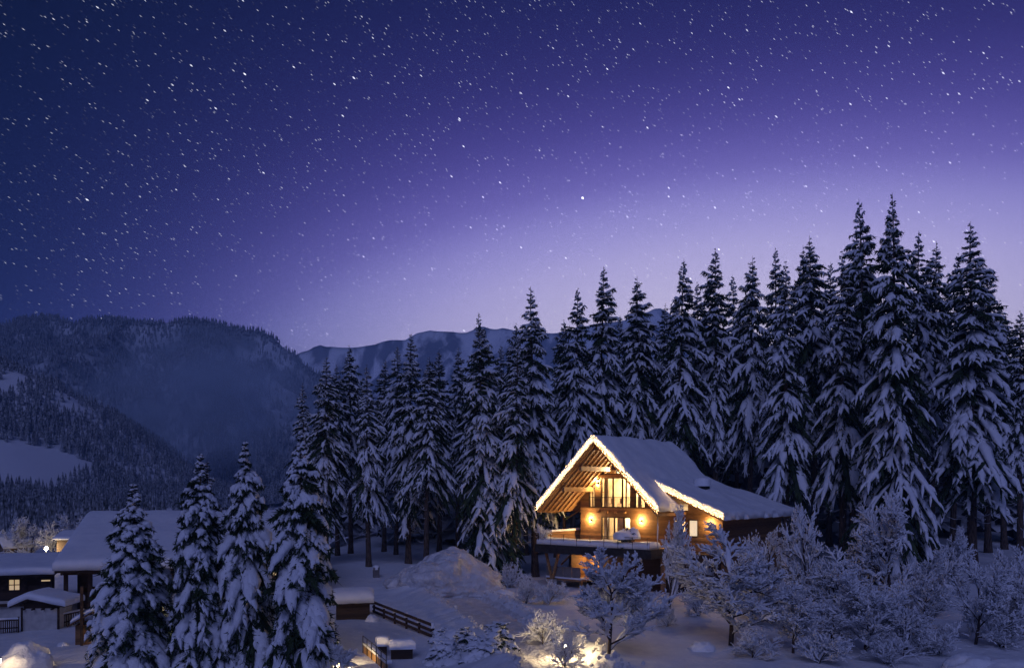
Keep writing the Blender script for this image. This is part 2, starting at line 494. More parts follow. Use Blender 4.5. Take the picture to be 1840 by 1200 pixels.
# ------------------------------------------------------------------ tree growing
def sweep(P, Rr, sides, squash=1.0, lift=0.0):
    """tubes along many paths at once: P (B,N,3), Rr (B,N)"""
    B, Nn, _ = P.shape
    T = np.gradient(P, axis=1)
    T /= np.linalg.norm(T, axis=2, keepdims=True) + 1e-9
    S = np.cross(T, np.array([0, 0, 1.0]))
    n = np.linalg.norm(S, axis=2, keepdims=True)
    S = np.where(n < 0.05, np.array([1.0, 0, 0]), S / (n + 1e-9))
    U = np.cross(S, T)
    a = np.arange(sides) * 2 * math.pi / sides
    C = P + np.array([0, 0, 1.0]) * (Rr * lift)[..., None]
    V = C[:, :, None, :] + Rr[:, :, None, None] * (np.cos(a)[None, None, :, None] * S[:, :, None, :] + squash * np.sin(a)[None, None, :, None] * U[:, :, None, :])
    b = (np.arange(B) * Nn * sides)[:, None, None] + (np.arange(Nn - 1) * sides)[None, :, None]
    k = np.arange(sides)[None, None, :]
    k2 = (k + 1) % sides
    Q = np.stack([b + k, b + k2, b + sides + k2, b + sides + k], -1).reshape(-1, 4)
    return V.reshape(-1, 3), Q
def join(parts):
    Vs = []; Qs = []; Ts = []; o = 0
    for V, Q, T in parts:
        Vs.append(V)
        if Q is not None: Qs.append(Q + o)
        if T is not None: Ts.append(T + o)
        o += len(V)
    return np.concatenate(Vs), (np.concatenate(Qs) if Qs else None), (np.concatenate(Ts) if Ts else None)
def ends(R, e0=0.35, e1=0.05):
    R = R.copy(); R[:, 0] *= e0; R[:, -1] *= e1
    return R
def rotz(v, a):
    c, s = np.cos(a), np.sin(a)
    return np.stack([v[..., 0] * c - v[..., 1] * s, v[..., 0] * s + v[..., 1] * c, v[..., 2]], -1)

def spruce(seed, H, Rmax, crown0, step, nb, twigs, snow_r=1.0, snowy=0.85, dead=30, droop=1.0, taper=0.8, needles=10, gaps=0.0, patch=0.35, nlen=1.0):
    rg = np.random.default_rng(seed)
    zc = crown0 * H
    zs = []; z = zc
    while z < H - 0.011 * H:
        f = (z - zc) / (H - zc)
        zs.append(z); z += step * (1.05 - 0.55 * f) * rg.uniform(0.8, 1.2)
    zl = []; azl = []
    a0 = 0.0
    for z in zs:
        n = max(3, int(nb * (1.05 - 0.45 * (z - zc) / (H - zc)) + rg.uniform(-0.5, 0.9)))
        a0 += 2.4
        for k in range(n):
            if rg.random() < gaps: continue
            zl.append(min(z + rg.normal(0, step * 0.4), H - 0.05)); azl.append(a0 + 2 * math.pi * k / n + rg.normal(0, 0.25))
    zl = np.array(zl); azl = np.array(azl); B = len(zl)
    f = np.clip((zl - zc) / (H - zc), 0, 1)
    # lopsided outline
    lob = 1 + 0.16 * np.sin(azl + seed) + 0.14 * np.sin(2 * azl + zl * 0.7 + seed * 1.7)
    L = (Rmax * (1 - f) ** taper * np.clip(0.62 + 2.6 * f, 0, 1) * rg.uniform(0.55, 1.2, B) * lob * (0.5 + 0.5 * np.clip((1 - f) / 0.22, 0, 1)) + 0.07)
    u = np.linspace(0, 1, 7)[None, :]
    a_s = np.radians(-24 + 62 * f ** 1.8 + rg.normal(0, 10, B)) - 0.10 * (droop - 1)
    dr = (0.55 - 0.35 * f) * droop * rg.uniform(0.7, 1.3, B)
    hd = np.stack([np.cos(azl), np.sin(azl), np.zeros(B)], -1)
    sd = np.stack([-np.sin(azl), np.cos(azl), np.zeros(B)], -1)
    hor = L[:, None] * (u - 0.10 * dr[:, None] * u ** 2)
    ver = L[:, None] * (np.tan(a_s)[:, None] * u - dr[:, None] * (u ** 1.7) + 0.10 * u ** 5)
    wob = (rg.normal(0, 0.10, B) * L)[:, None] * u ** 2
    P = np.zeros((B, 7, 3))
    P += hd[:, None, :] * hor[..., None] + sd[:, None, :] * wob[..., None]
    P[:, :, 2] += zl[:, None] + ver
    # twigs
    tb = np.repeat(np.arange(B), twigs)
    tu = np.tile((np.arange(twigs) + 0.5) / twigs, B) * 0.72 + 0.24 + rg.uniform(-0.04, 0.04, B * twigs)
    tu = np.clip(tu, 0.15, 0.98)
    x = tu * 6; i0 = np.clip(x.astype(int), 0, 5); fr = (x - i0)[:, None]
    tp = P[tb, i0] * (1 - fr) + P[tb, i0 + 1] * fr
    side = np.where(np.tile(np.arange(twigs), B) % 2 == 0, 1, -1) * rg.uniform(0.45, 1.15, B * twigs)
    tl = np.clip(L[tb] * 0.40 * (1.15 - 0.65 * tu) * rg.uniform(0.6, 1.25, B * twigs), 0.05, 1.5)
    td = rotz(hd[tb], side)
    u4 = np.linspace(0, 1, 4)[None, :]
    tdr = rg.uniform(0.45, 1.0, B * twigs) * (1.0 - 0.5 * f[tb]) * droop
    TP = tp[:, None, :] + td[:, None, :] * (tl[:, None] * (u4 - 0.15 * u4 ** 2))[..., None]
    TP[:, :, 2] -= (tl * tdr)[:, None] * u4 ** 1.5
    # --- snow
    lump = rg.uniform(0.62, 1.35, (B, 7))
    rs = np.minimum(snow_r * (0.012 + 0.098 * np.minimum(L, 3.5) ** 0.85), 0.32)
    RS = rs[:, None] * lump * np.interp(np.linspace(0, 1, 7), [0, 0.2, 0.55, 0.85, 1], [0.35, 0.6, 1.0, 1.0, 0.7])[None, :]
    cover = vnoise(azl * 1.1 + 20, zl / (H * 0.055) + seed * 3.1, seed) * 0.7 + vnoise(azl * 2.3 + 40, zl / (H * 0.03), seed + 5) * 0.3
    pick = (rg.random(B) < snowy) & (cover > patch)
    RS = RS * (0.65 + 0.75 * np.clip((cover - patch) / 0.4, 0, 1))[:, None]
    sv = [(*sweep(P[pick], ends(RS[pick]), 7, 0.6, 0.5), None)]
    rt = snow_r * (0.018 + 0.15 * np.minimum(tl, 1.2))
    RT = rt[:, None] * rg.uniform(0.6, 1.35, (B * twigs, 4)) * np.array([0.6, 1.0, 1.0, 0.7])[None, :]
    pt = (rg.random(B * twigs) < snowy * 0.85) & pick[tb]
    sv.append((*sweep(TP[pt], ends(RT[pt], 0.5, 0.1), 5, 0.75, 0.5), None))
    # leader tuft
    # --- needles
    fol = []
    RD = (0.012 + 0.055 * L)[:, None] * rg.uniform(0.5, 1.3, (B, 7))
    fol.append((*sweep(P - np.array([0, 0, 0.05]), ends(RD, 0.6, 0.05), 4, 0.8, -0.5), None))
    RDT = ((0.008 + 0.12 * tl) * np.clip(L[tb] / 0.8, .3, 1))[:, None] * rg.uniform(0.5, 1.3, (B * twigs, 4))
    fol.append((*sweep(TP - np.array([0, 0, 0.02]), ends(RDT, 0.5, 0.05), 3, 0.8, -0.6), None))
    if needles:
        M = B * twigs * needles
        nbk = np.repeat(np.arange(B * twigs), needles)
        w = rg.uniform(0.05, 1.0, M) * 3; j0 = np.clip(w.astype(int), 0, 2); fw = (w - j0)[:, None]
        base = TP[nbk, j0] * (1 - fw) + TP[nbk, j0 + 1] * fw
        dirv = td[nbk] * rg.uniform(0.0, 0.9, M)[:, None] + rg.normal(0, 0.45, (M, 3))
        dirv[:, 2] -= rg.uniform(0.2, 1.1, M)
        dirv /= np.linalg.norm(dirv, axis=1, keepdims=True)
        ln = nlen * rg.uniform(0.16, 0.42, M) * (0.6 + 0.55 * np.minimum(tl[nbk], 1.0)) * np.clip(L[tb[nbk]] / 1.3, .28, 1)
        wd = np.cross(dirv, rg.normal(0, 1, (M, 3))); wd /= np.linalg.norm(wd, axis=1, keepdims=True) + 1e-9
        hw = (ln * rg.uniform(0.10, 0.2, M))[:, None]
        base = base - np.array([0, 0, 0.02])
        V = np.stack([base - wd * hw, base + wd * hw, base + dirv * ln[:, None]], 1).reshape(-1, 3)
        T = np.arange(M * 3).reshape(-1, 3)
        fol.append((V, None, T))
    # --- trunk with dead lower branches
    tz = np.linspace(-0.6, H, 14)
    rad = 0.0125 * H * (1 - np.clip(tz / H, 0, 1)) ** 0.9 + 0.012
    rad[0] *= 1.35
    tp_ = np.stack([0.04 * np.sin(tz * 0.5 + seed) , 0.04 * np.cos(tz * 0.4 + seed), tz], -1)[None]
    tk = [(*sweep(tp_, rad[None], 9), None)]
    if dead:
        dz = rg.uniform(0.12 * H, max(zc, 0.3 * H) * 1.05, dead); da = rg.uniform(0, 2 * math.pi, dead)
        dl = rg.uniform(0.5, 2.0, dead) * Rmax / 3.2
        dh = np.stack([np.cos(da), np.sin(da), np.zeros(dead)], -1)
        u5 = np.linspace(0, 1, 6)[None, :]
        DP = dh[:, None, :] * (dl[:, None] * u5)[..., None]
        DP[:, :, 2] += dz[:, None] + dl[:, None] * (-0.75 * u5 + 0.85 * u5 ** 2.4)
        DR = (0.022 * (1 - 0.75 * u5)) * np.ones((dead, 1))
        tk.append((*sweep(DP, DR, 3), None))
        ok = rg.random(dead) < 0.7
        sv.append((*sweep(DP[ok], ends(DR[ok] * 1.7 + 0.012, 0.3, 0.3), 4, 0.7, 0.7), None))
    mt = np_mesh('trunk', *join(tk)); mt.materials.append(BARK)
    mf = np_mesh('foliage', *join(fol), smooth=False); mf.materials.append(NEEDLE)
    ms = np_mesh('snow_load', *join(sv)); ms.materials.append(SNOW_TREE)
    return dict(trunk=mt, crown=mf, snow_load=ms, H=H)

def plant(name, var, loc, rz, scale, label, cat, group, tilt=(0, 0)):
    e = empty(name, loc, rz, scale)
    e.rotation_euler = (tilt[0], tilt[1], rz)
    tag(e, label, cat, group)
    for k, me in var.items():
        if k == 'H': continue
        link(D.objects.new(k, me), e)
    return e

SIZE = {}
def broad(seed, H, spread, levels=4, kids=(5, 6, 6, 5), snow=1.0, trunk_f=0.22, upright=0.5, thick=1.0, multi=1, bark=None, dens=1.0):
    rg = np.random.default_rng(seed)
    NP = 4
    u = np.linspace(0, 1, NP)
    paths = []
    base = []
    for k in range(multi):
        d = np.array([rg.normal(0, 0.10 + 0.25 * (multi > 1)), rg.normal(0, 0.10 + 0.25 * (multi > 1)), 1.0]); d /= np.linalg.norm(d)
        ln = H * (0.62 if multi == 1 else 0.7) * rg.uniform(0.85, 1.1)
        p = np.zeros((NP, 3)) + d[None] * (ln * u)[:, None] + np.stack([0.05 * H * np.sin(u * 3 + seed + k) * u, 0.05 * H * np.cos(u * 2.5 + seed) * u, 0 * u], -1)
        p[0, 2] -= 0.25
        base.append(p)
    cur = np.array(base); curL = np.linalg.norm(cur[:, -1] - cur[:, 0], axis=1)
    lev = [cur]; r0 = 0.016 * H * thick
    rads = [np.full((len(cur), NP), 1.0) * np.linspace(1.0, 0.45, NP) * r0]
    for l in range(levels):
        k = kids[l]
        B = len(cur)
        pb = np.repeat(np.arange(B), k)
        lo = trunk_f if l == 0 else 0.22
        uu = np.clip(np.tile(np.linspace(lo, 1.0, k), B) + rg.uniform(-0.06, 0.06, B * k), 0.05, 1.0)
        if dens < 1: 
            keep = rg.random(B * k) < dens; pb = pb[keep]; uu = uu[keep]
        M = len(pb)
        x = uu * (NP - 1); i0 = np.clip(x.astype(int), 0, NP - 2); fr = (x - i0)[:, None]
        st = cur[pb, i0] * (1 - fr) + cur[pb, i0 + 1] * fr
        tg = cur[pb, i0 + 1] - cur[pb, i0]; tg /= np.linalg.norm(tg, axis=1, keepdims=True)
        rv = rg.normal(0, 1, (M, 3)); 
        if l >= 1: rv[:, 2] *= 0.55
        rv -= tg * np.sum(rv * tg, 1, keepdims=True); rv /= np.linalg.norm(rv, axis=1, keepdims=True) + 1e-9
        ang = np.radians(rg.uniform(32, 62, M) if l == 0 else rg.uniform(20, 52, M)) * (1.2 if l == 0 else 1.0) * (1 - 0.35 * (uu > 0.9))
        d = tg * np.cos(ang)[:, None] + rv * np.sin(ang)[:, None]
        ratio = (spread / H * 1.15 if l == 0 else 0.58) * rg.uniform(0.65, 1.15, M) * (1.1 - 0.35 * uu)
        ln = curL[pb] * ratio
        d[:, 2] += upright * (0.3 if l == 0 else 0.22)
        d /= np.linalg.norm(d, axis=1, keepdims=True)
        # branches bend upward a little, then sag with snow
        sag = rg.uniform(-0.20, 0.16, M)
        p = st[:, None, :] + d[:, None, :] * (ln[:, None] * u[None, :])[..., None]
        p[:, :, 2] += (ln * sag)[:, None] * (u ** 2)[None, :]
        kink = rg.normal(0, 0.035, (M, NP, 3)) * ln[:, None, None]; kink[:, 0] = 0
        p = p + kink
        p[:, :, 2] = np.maximum(p[:, :, 2], 0.12)
        r0 = r0 * (0.5 if l == 0 else 0.55)
        rads.append(np.linspace(1, 0.4, NP)[None, :] * np.maximum(r0, 0.006) * np.ones((M, 1)))
        lev.append(p); cur = p; curL = ln
    wood = []; sn = []
    for l, (p, r) in enumerate(zip(lev, rads)):
        last = l == len(lev) - 1
        wood.append((*sweep(p, r, 7 if l == 0 else (4 if l < 3 else 3)), None))
        if l == 0 and multi == 1: continue
        M = len(p)
        ln = np.linalg.norm(p[:, -1] - p[:, 0], axis=1)
        th = snow * (0.026 + 0.06 * np.minimum(ln, 1.2))
        sr = th[:, None] * rg.uniform(0.55, 1.5, (M, NP)) * np.array([0.8, 1.1, 1.1, 0.8])[None, :]
        ok = rg.random(M) < (0.8 if l > 1 else 0.6)
        sn.append((*sweep(p[ok], ends(sr[ok], 0.4, 0.25), 5 if l < 3 else 4, 0.8, 0.75), None))
    mw = np_mesh('branches', *join(wood)); mw.materials.append(bark or TWIG)
    ms = np_mesh('snow_load', *join(sn)); ms.materials.append(SNOW_TWIG)
    allp = np.concatenate([p.reshape(-1, 3) for p in lev])
    v_ = dict(branches=mw, snow_load=ms, H=H)
    SIZE[id(mw)] = (float(np.percentile(allp[:, 2], 99.7)), float(np.percentile(np.hypot(allp[:, 0], allp[:, 1]), 97)))
    return v_

# ------------------------------------------------------------------ woods too far off to count
FARTREE = mat('snow dusted far wood', (0.1, 0.1, 0.1), 0.9, 0.1)
_geo = N(FARTREE, 'ShaderNodeNewGeometry'); _sp = N(FARTREE, 'ShaderNodeSeparateXYZ'); LK(FARTREE, _geo.outputs['Normal'], _sp.inputs[0])
_nz = N(FARTREE, 'ShaderNodeTexNoise'); _nz.inputs['Scale'].default_value = 0.9; _nz.inputs['Detail'].default_value = 4
_tc = N(FARTREE, 'ShaderNodeTexCoord'); LK(FARTREE, _tc.outputs['Object'], _nz.inputs['Vector'])
_ma = N(FARTREE, 'ShaderNodeMath', operation='MULTIPLY_ADD'); LK(FARTREE, _sp.outputs[2], _ma.inputs[0]); _ma.inputs[1].default_value = 0.8
LK(FARTREE, _nz.outputs[0], _ma.inputs[2])
_rp = N(FARTREE, 'ShaderNodeValToRGB'); LK(FARTREE, _ma.outputs[0], _rp.inputs[0])
_rp.color_ramp.elements[0].position = 0.5; _rp.color_ramp.elements[0].color = (0.045, 0.055, 0.055, 1)
_rp.color_ramp.elements[1].position = 1.0; _rp.color_ramp.elements[1].color = (0.62, 0.65, 0.7, 1)
LK(FARTREE, _rp.outputs[0], bsdf(FARTREE).inputs['Base Color'])

def far_wood(name, XY, Z, Hs, sides, tiers, seed, label, slim=0.17):
    rg = np.random.default_rng(seed)
    M = len(XY)
    Vs = []; Ts = []
    a = np.arange(sides) * 2 * math.pi / sides
    off = 0
    for t in range(tiers):
        z0 = t / tiers * 0.86 + 0.05; z1 = min(1.0, z0 + 1.45 / tiers)
        r = slim * (1 - t / tiers) ** 0.8
        ring_r = r * Hs[:, None] * rg.uniform(0.65, 1.3, (M, sides))
        ph = rg.uniform(0, 6.28, M)[:, None] + a[None, :]
        ring = np.stack([XY[:, 0:1] + ring_r * np.cos(ph), XY[:, 1:2] + ring_r * np.sin(ph), (Z + Hs * z0)[:, None] + rg.uniform(-0.05, 0.05, (M, sides)) * Hs[:, None]], -1)
        tip = np.stack([XY[:, 0] + rg.normal(0, 0.01, M) * Hs, XY[:, 1], Z + Hs * z1], -1)[:, None, :]
        V = np.concatenate([ring, tip], 1)
        b = np.arange(M)[:, None] * (sides + 1) + off
        k = np.arange(sides)[None, :]
        T = np.stack([b + k, b + (k + 1) % sides, b + sides + 0 * k], -1).reshape(-1, 3)
        Vs.append(V.reshape(-1, 3)); Ts.append(T); off += M * (sides + 1)
    me = np_mesh(name, np.concatenate(Vs), None, np.concatenate(Ts), smooth=False)
    o = obj(name, me, FARTREE)
    tag(o, label, 'forest', kind='stuff')
    return o
rg = np.random.default_rng(5)
# mountain forest
n = 40000
x = rg.uniform(-1250, 60, n); y = 1500 - 880 * rg.random(n) ** 1.5
z = mountain_h(x, y)
dens = fbm(x / 60, y / 160, 90, 4) + 0.18
ok = (z > 2) & (dens > rg.uniform(-0.25, 0.2, n)) & (x / y > -0.72)
x, y, z = x[ok], y[ok], z[ok]
far_wood('mountain_forest', np.stack([x, y], -1), z - 0.5, rg.uniform(6, 12, len(x)), 5, 2, 6, 'snow dusted forest covering the mountain across the valley', 0.2)
# left hillside wood, with the open field left free
n = 25000
x = rg.uniform(-640, -150, n); y = rg.uniform(225, 770, n)
z = hill_h(x, y)
px = 920 + F * x / y; py = 880 - F * (z - CAMZ) / y
top = np.interp(px, [-200, 0, 60, 110, 165, 200], [785, 793, 800, 812, 832, 900])
bot = np.interp(px, [-200, 0, 60, 110, 165, 200], [890, 882, 882, 868, 846, 900])
field = (py > top) & (py < bot) & (px < 168)
small = (np.abs(px - 5) < 28) & (np.abs(py - 700) < 10)
ok = ~field & ~small & (px > -60) & (z > -1) & (fbm(x / 34, y / 90, 123, 4) + 0.14 > rg.uniform(-.12, .1, n))
x, y, z = x[ok], y[ok], z[ok]
far_wood('hillside_forest', np.stack([x, y], -1), z - 0.4, rg.uniform(5.5, 11, len(x)), 6, 3, 8, 'snow dusted forest on the left slope around the open field', 0.18)
# belt of frosted trees along the valley floor
n = 900
x = rg.uniform(-210, -40, n); y = rg.uniform(150, 300, n)
ok = (x / y < -0.21) & (x / y > -0.7)
x, y = x[ok], y[ok]
z = gh(x, y)
far_wood('valley_forest', np.stack([x, y], -1), z - 0.3, rg.uniform(6, 11, len(x)) * np.interp(x / y, [-0.7, -0.45, -0.3, -0.2], [1.05, 1.0, 0.75, 0.5]), 7, 5, 12, 'belt of frosted trees along the valley floor behind the farm roof', 0.13)

# ------------------------------------------------------------------ spruce forest
VAR = [
    spruce(11, 30, 3.5, 0.42, 0.56, 7, 7, 0.95, 0.93, patch=.30, nlen=1.25, droop=1.25, taper=.66),
    spruce(12, 30, 3.3, 0.42, 0.56, 7, 7, 1.0, 0.93, droop=1.5, patch=.30, nlen=1.3, taper=.62),
    spruce(13, 30, 3.9, 0.40, 0.60, 7, 7, 1.0, 0.93, droop=1.35, gaps=0.08, patch=.32, nlen=1.3, taper=.66),
    spruce(14, 30, 3.1, 0.30, 0.58, 6, 7, 1.05, 0.93, droop=1.75, gaps=0.16, patch=.32, nlen=1.35, taper=.6),
    spruce(15, 30, 4.5, 0.10, 0.62, 8, 7, 1.0, 0.93, droop=1.5, dead=12, patch=.32, nlen=1.35, taper=.68),
    spruce(16, 30, 3.5, 0.26, 0.58, 7, 7, 1.0, 0.93, droop=1.55, patch=.31, nlen=1.3, taper=.62),
]
ORD = ['first', 'second', 'third', 'fourth', 'fifth', 'sixth', 'seventh', 'eighth', 'ninth', 'tenth', 'eleventh', 'twelfth', 'thirteenth', 'fourteenth', 'fifteenth',
       'sixteenth', 'seventeenth', 'eighteenth', 'nineteenth', 'twentieth', 'twenty-first', 'twenty-second', 'twenty-third', 'twenty-fourth', 'twenty-fifth',
       'twenty-sixth', 'twenty-seventh', 'twenty-eighth', 'twenty-ninth', 'thirtieth', 'thirty-first', 'thirty-second', 'thirty-third', 'thirty-fourth', 'thirty-fifth', 'thirty-sixth']
# apex pixel x, apex pixel y, depth, variant, width factor
FRONT = [(548, 688, 88, 3, 0.9), (585, 640, 86, 5, 1.0), (662, 655, 86, 3, 0.95), (733, 598, 90, 5, 1.0), (765, 640, 84, 1, 1.0), (872, 562, 80, 4, 0.95),
         (922, 605, 79, 3, 1.0), (962, 515, 84, 5, 1.0), (1028, 515, 93, 0, 0.9), (1070, 480, 96, 0, 1.0), (1150, 495, 97, 1, 1.1), (1212, 465, 94, 2, 0.95), (1285, 447, 96, 0, 1.0),
         (1345, 460, 95, 1, 0.95), (1413, 472, 86, 3, 1.05), (1466, 422, 92, 1, 1.0), (1515, 448, 84, 3, 1.05), (1568, 358, 86, 2, 0.9), (1614, 349, 76, 4, 0.9),
         (1748, 400, 82, 5, 1.2), (1832, 560, 90, 0, 1.0)]
BACK = [(606, 655, 99, 0, 0.9), (630, 618, 102, 1, 0.9), (690, 645, 104, 0, 0.9), (712, 622, 100, 2, 0.8), (790, 628, 103, 0, 1.0), (822, 625, 106, 1, 0.9), (846, 650, 98, 0, 0.85), (897, 618, 104, 2, 0.9),
        (921, 580, 98, 0, 0.85), (945, 615, 108, 1, 0.9), (1000, 575, 106, 0, 0.85), (1108, 565, 110, 2, 0.9), (1132, 575, 106, 0, 0.9), (1182, 545, 108, 1, 1.0), (1255, 508, 108, 0, 0.9), (1326, 488, 108, 2, 0.85),
        (1393, 445, 104, 0, 0.9), (1443, 440, 106, 1, 0.85), (1490, 470, 110, 2, 0.9), (1530, 412, 102, 0, 0.9), (1640, 418, 92, 2, 0.95), (1672, 436, 96, 1, 1.0), (1712, 455, 98, 0, 0.9), (1775, 480, 102, 2, 1.0), (1805, 535, 106, 1, 1.0)]
rnd = random.Random(3)
for k, (ax, ay, Y, vi, wf) in enumerate(FRONT):
    x = (ax - 920) / F * Y
    zb = GZ(x, Y)
    H = CAMZ + (880 - ay) / F * Y - zb
    s = H / 30.0
    plant('spruce_tree', VAR[vi], (x, Y, zb), rnd.uniform(0, 6.28), (s ** 0.6 * wf, s ** 0.6 * wf, s),
          f'tall snow laden spruce, {ORD[k]} treetop from the left in the front forest row', 'spruce', 'front row of the spruce forest', (rnd.gauss(0, .012), rnd.gauss(0, .014)))
for k, (ax, ay, Y, vi, wf) in enumerate(BACK):
    x = (ax - 920) / F * Y
    zb = GZ(x, Y)
    H = CAMZ + (880 - ay) / F * Y - zb
    s = H / 30.0
    plant('spruce_tree', VAR[vi], (x, Y, zb), rnd.uniform(0, 6.28), (s ** 0.6 * wf, s ** 0.6 * wf, s),
          f'dusky snow laden spruce standing behind, {ORD[k]} treetop from the left in the back row', 'spruce', 'back row of the spruce forest', (rnd.gauss(0, .012), rnd.gauss(0, .014)))

# the dark depth of the wood behind the two rows
rgd = np.random.default_rng(4)
px = 545 + 1370 * (np.arange(90) + rgd.uniform(0, .9, 90)) / 90
Yd = rgd.uniform(110, 142, 90)
xd = (px - 920) / F * Yd
zd = gh(xd, Yd)
ayd = np.interp(px, [540, 700, 900, 1100, 1300, 1500, 1600, 1750, 1900], [745, 715, 690, 640, 590, 560, 560, 580, 630]) + rgd.uniform(-15, 35, 90)
far_wood('deep_forest', np.stack([xd, Yd], -1), zd, CAMZ + (880 - ayd) / F * Yd - zd, 11, 18, 14, 'dark depth of the spruce wood seen between the front trunks', .13)

# four garden spruces in front of the farm
G1 = spruce(31, 12, 2.45, 0.0, 0.34, 8, 9, 1.7, 0.97, dead=0, droop=2.0, taper=0.66, needles=18, patch=.30, nlen=1.35)
G2 = spruce(32, 12, 2.2, 0.0, 0.34, 8, 9, 1.7, 0.97, dead=0, droop=2.1, taper=0.64, needles=18, patch=.30, nlen=1.35)
for (ax, ay, Y, v, wf, rz, lab) in [
        (240, 868, 40, G1, 1.0, 0.3, 'squat snow laden garden spruce in front of the farm roof, leftmost of four'),
        (360, 815, 41, G2, 0.92, 1.9, 'snow laden garden spruce with a forked top, second from left of four'),
        (440, 792, 42, G1, 0.85, 3.6, 'slim snow laden garden spruce, third from left of four'),
        (540, 778, 41, G2, 1.05, 4.4, 'largest bushy snow laden garden spruce beside the small shed, rightmost of four')]:
    x = (ax - 920) / F * Y
    zb = GZ(x, Y)
    H = CAMZ + (880 - ay) / F * Y - zb
    e = plant('garden_spruce', v, (x, Y, zb), rz, (wf, wf, H / 12.0), lab, 'spruce', 'garden spruces in front of the farm')
    if 'forked' in lab: fork = e
tw = spruce(35, 4, 0.7, 0.0, 0.28, 6, 5, 1.2, 0.85, dead=0, droop=1.2, needles=10)
for k_, me_ in tw.items():
    if k_ == 'H': continue
    o = D.objects.new(k_, me_); o.location = (.5, -.35, 7.6); link(o, fork)

# ------------------------------------------------------------------ orchard trees and shrubs
BV = [broad(57, 6.0, 3.2, 4, (13, 9, 8, 5), 1.05, 0.10, 0.75, thick=1.1), broad(52, 6.0, 3.6, 4, (12, 8, 8, 5), 1.0, 0.22, 0.4, thick=1.25),
      broad(53, 6.0, 2.4, 4, (9, 8, 7, 4), 1.0, 0.12, 0.8, multi=2, thick=1.1), broad(54, 6.0, 3.3, 4, (12, 8, 8, 5), 0.9, 0.14, 0.5, thick=1.1)]
SH = [broad(61, 2.2, 1.6, 3, (6, 8, 7), 0.6, 0.05, 0.7, multi=5, dens=0.95), broad(62, 2.2, 1.8, 3, (6, 8, 7), 0.9, 0.05, 0.4, multi=4)]
def tree_at(name, px, pyb, ptop, v, lab, cat, group, wpx=None, rz=0.0, Y=None):
    Yv = Y if Y else CAMZ * F / (pyb - 880)
    x = (px - 920) / F * Yv
    zb = GZ(x, Yv)
    H = CAMZ + (880 - ptop) / F * Yv - zb
    th, tw_ = SIZE[id(v['branches'])]
    s = H / th
    sw = s if wpx is None or wpx < 5 else wpx / 2 / F * Yv / tw_
    return plant(name, v, (x, Yv, zb), rz, (sw, sw, s), lab, cat, group)
OG = 'snow covered garden trees right of the lane'
tree_at('orchard_tree', 1094, 1196, 985, BV[0], 'pale snow coated fruit tree in front of the chalet deck, lit by the garden lamp', 'tree', OG, 195, 0.4)
tree_at('orchard_tree', 1313, 1160, 945, BV[1], 'wide snow coated fruit tree with a dark bare trunk in front of the right wing', 'tree', OG, 235, 1.2)
tree_at('orchard_tree', 1200, 1060, 910, BV[2], 'slender upright frosted tree against the chalet wall below the right gable eave', 'tree', OG, 80, 2.0, 60)
tree_at('orchard_tree', 1425, 1172, 1055, BV[1], 'small snow coated fruit tree with a dark forked trunk, right of the wide one', 'tree', OG, 130, 3.3)
tree_at('orchard_tree', 1600, 1105, 888, BV[3], 'largest rounded frosted tree before the dark spruces at right', 'tree', OG, 200, 0.9)
tree_at('orchard_tree', 1462, 1115, 908, BV[2], 'tall thin frosted tree just right of the chalet roof end', 'tree', OG, 110, 4.2)
tree_at('orchard_tree', 1553, 1166, 1020, BV[0], 'dense low snow coated tree near the bottom edge, left of the snow boulder', 'tree', OG, 170, 5.0)
tree_at('orchard_tree', 1752, 1160, 1000, BV[3], 'open twiggy frosted tree above the snow capped boulder', 'tree', OG, 160, 2.6)
tree_at('orchard_tree', 1385, 1100, 950, BV[3], 'frosted tree in the dusk under the right end of the chalet eave', 'tree', OG, 120, 5.6)
tree_at('orchard_tree', 1505, 1120, 985, BV[1], 'frosted tree leaning between the thin tree and the largest rounded tree', 'tree', OG, 130, 0.2)
tree_at('orchard_tree', 1705, 1060, 945, BV[2], 'small pointed frosted tree beside the foot of the big spruce', 'tree', OG, 70, 1.5)
tree_at('orchard_tree', 1838, 1150, 985, BV[0], 'frosted tree cut off by the right edge of the picture', 'tree', OG, 120, 3.9)
tree_at('orchard_tree', 1660, 1140, 1040, BV[3], 'faint low frosted tree between the largest tree and the twiggy tree', 'tree', OG, 120, 4.4)
tree_at('orchard_tree', 1490, 1160, 1075, BV[3], 'low tangled frosted tree right of the small forked fruit tree', 'tree', OG, 120, 2.2)
tree_at('orchard_tree', 1625, 1178, 1085, BV[2], 'low frosted sapling at the bottom edge right of the dense low tree', 'tree', OG, 100, 0.3)
tree_at('orchard_tree', 1795, 1110, 1000, BV[2], 'thin frosted sapling above the twiggy tree near the right edge', 'tree', OG, 80, 1.1)
tree_at('orchard_tree', 1550, 1085, 960, BV[3], 'frosted tree tucked behind the left side of the largest rounded tree', 'tree', OG, 110, 3.0)
tree_at('orchard_tree', 1408, 1128, 1030, BV[0], 'frosted tree behind the small forked fruit tree', 'tree', OG, 100, 5.2)
tree_at('orchard_tree', 1672, 1095, 985, BV[0], 'frosted tree overlapping the right side of the largest rounded tree', 'tree', OG, 100, 1.7)
SG = 'frosted shrubs around the chalet'
tree_at('frosted_shrub', 1012, 1190, 1128, SH[0], 'glowing twiggy shrub around the garden lamp left of the pale fruit tree', 'shrub', SG, 80, 1.4, 41.6)
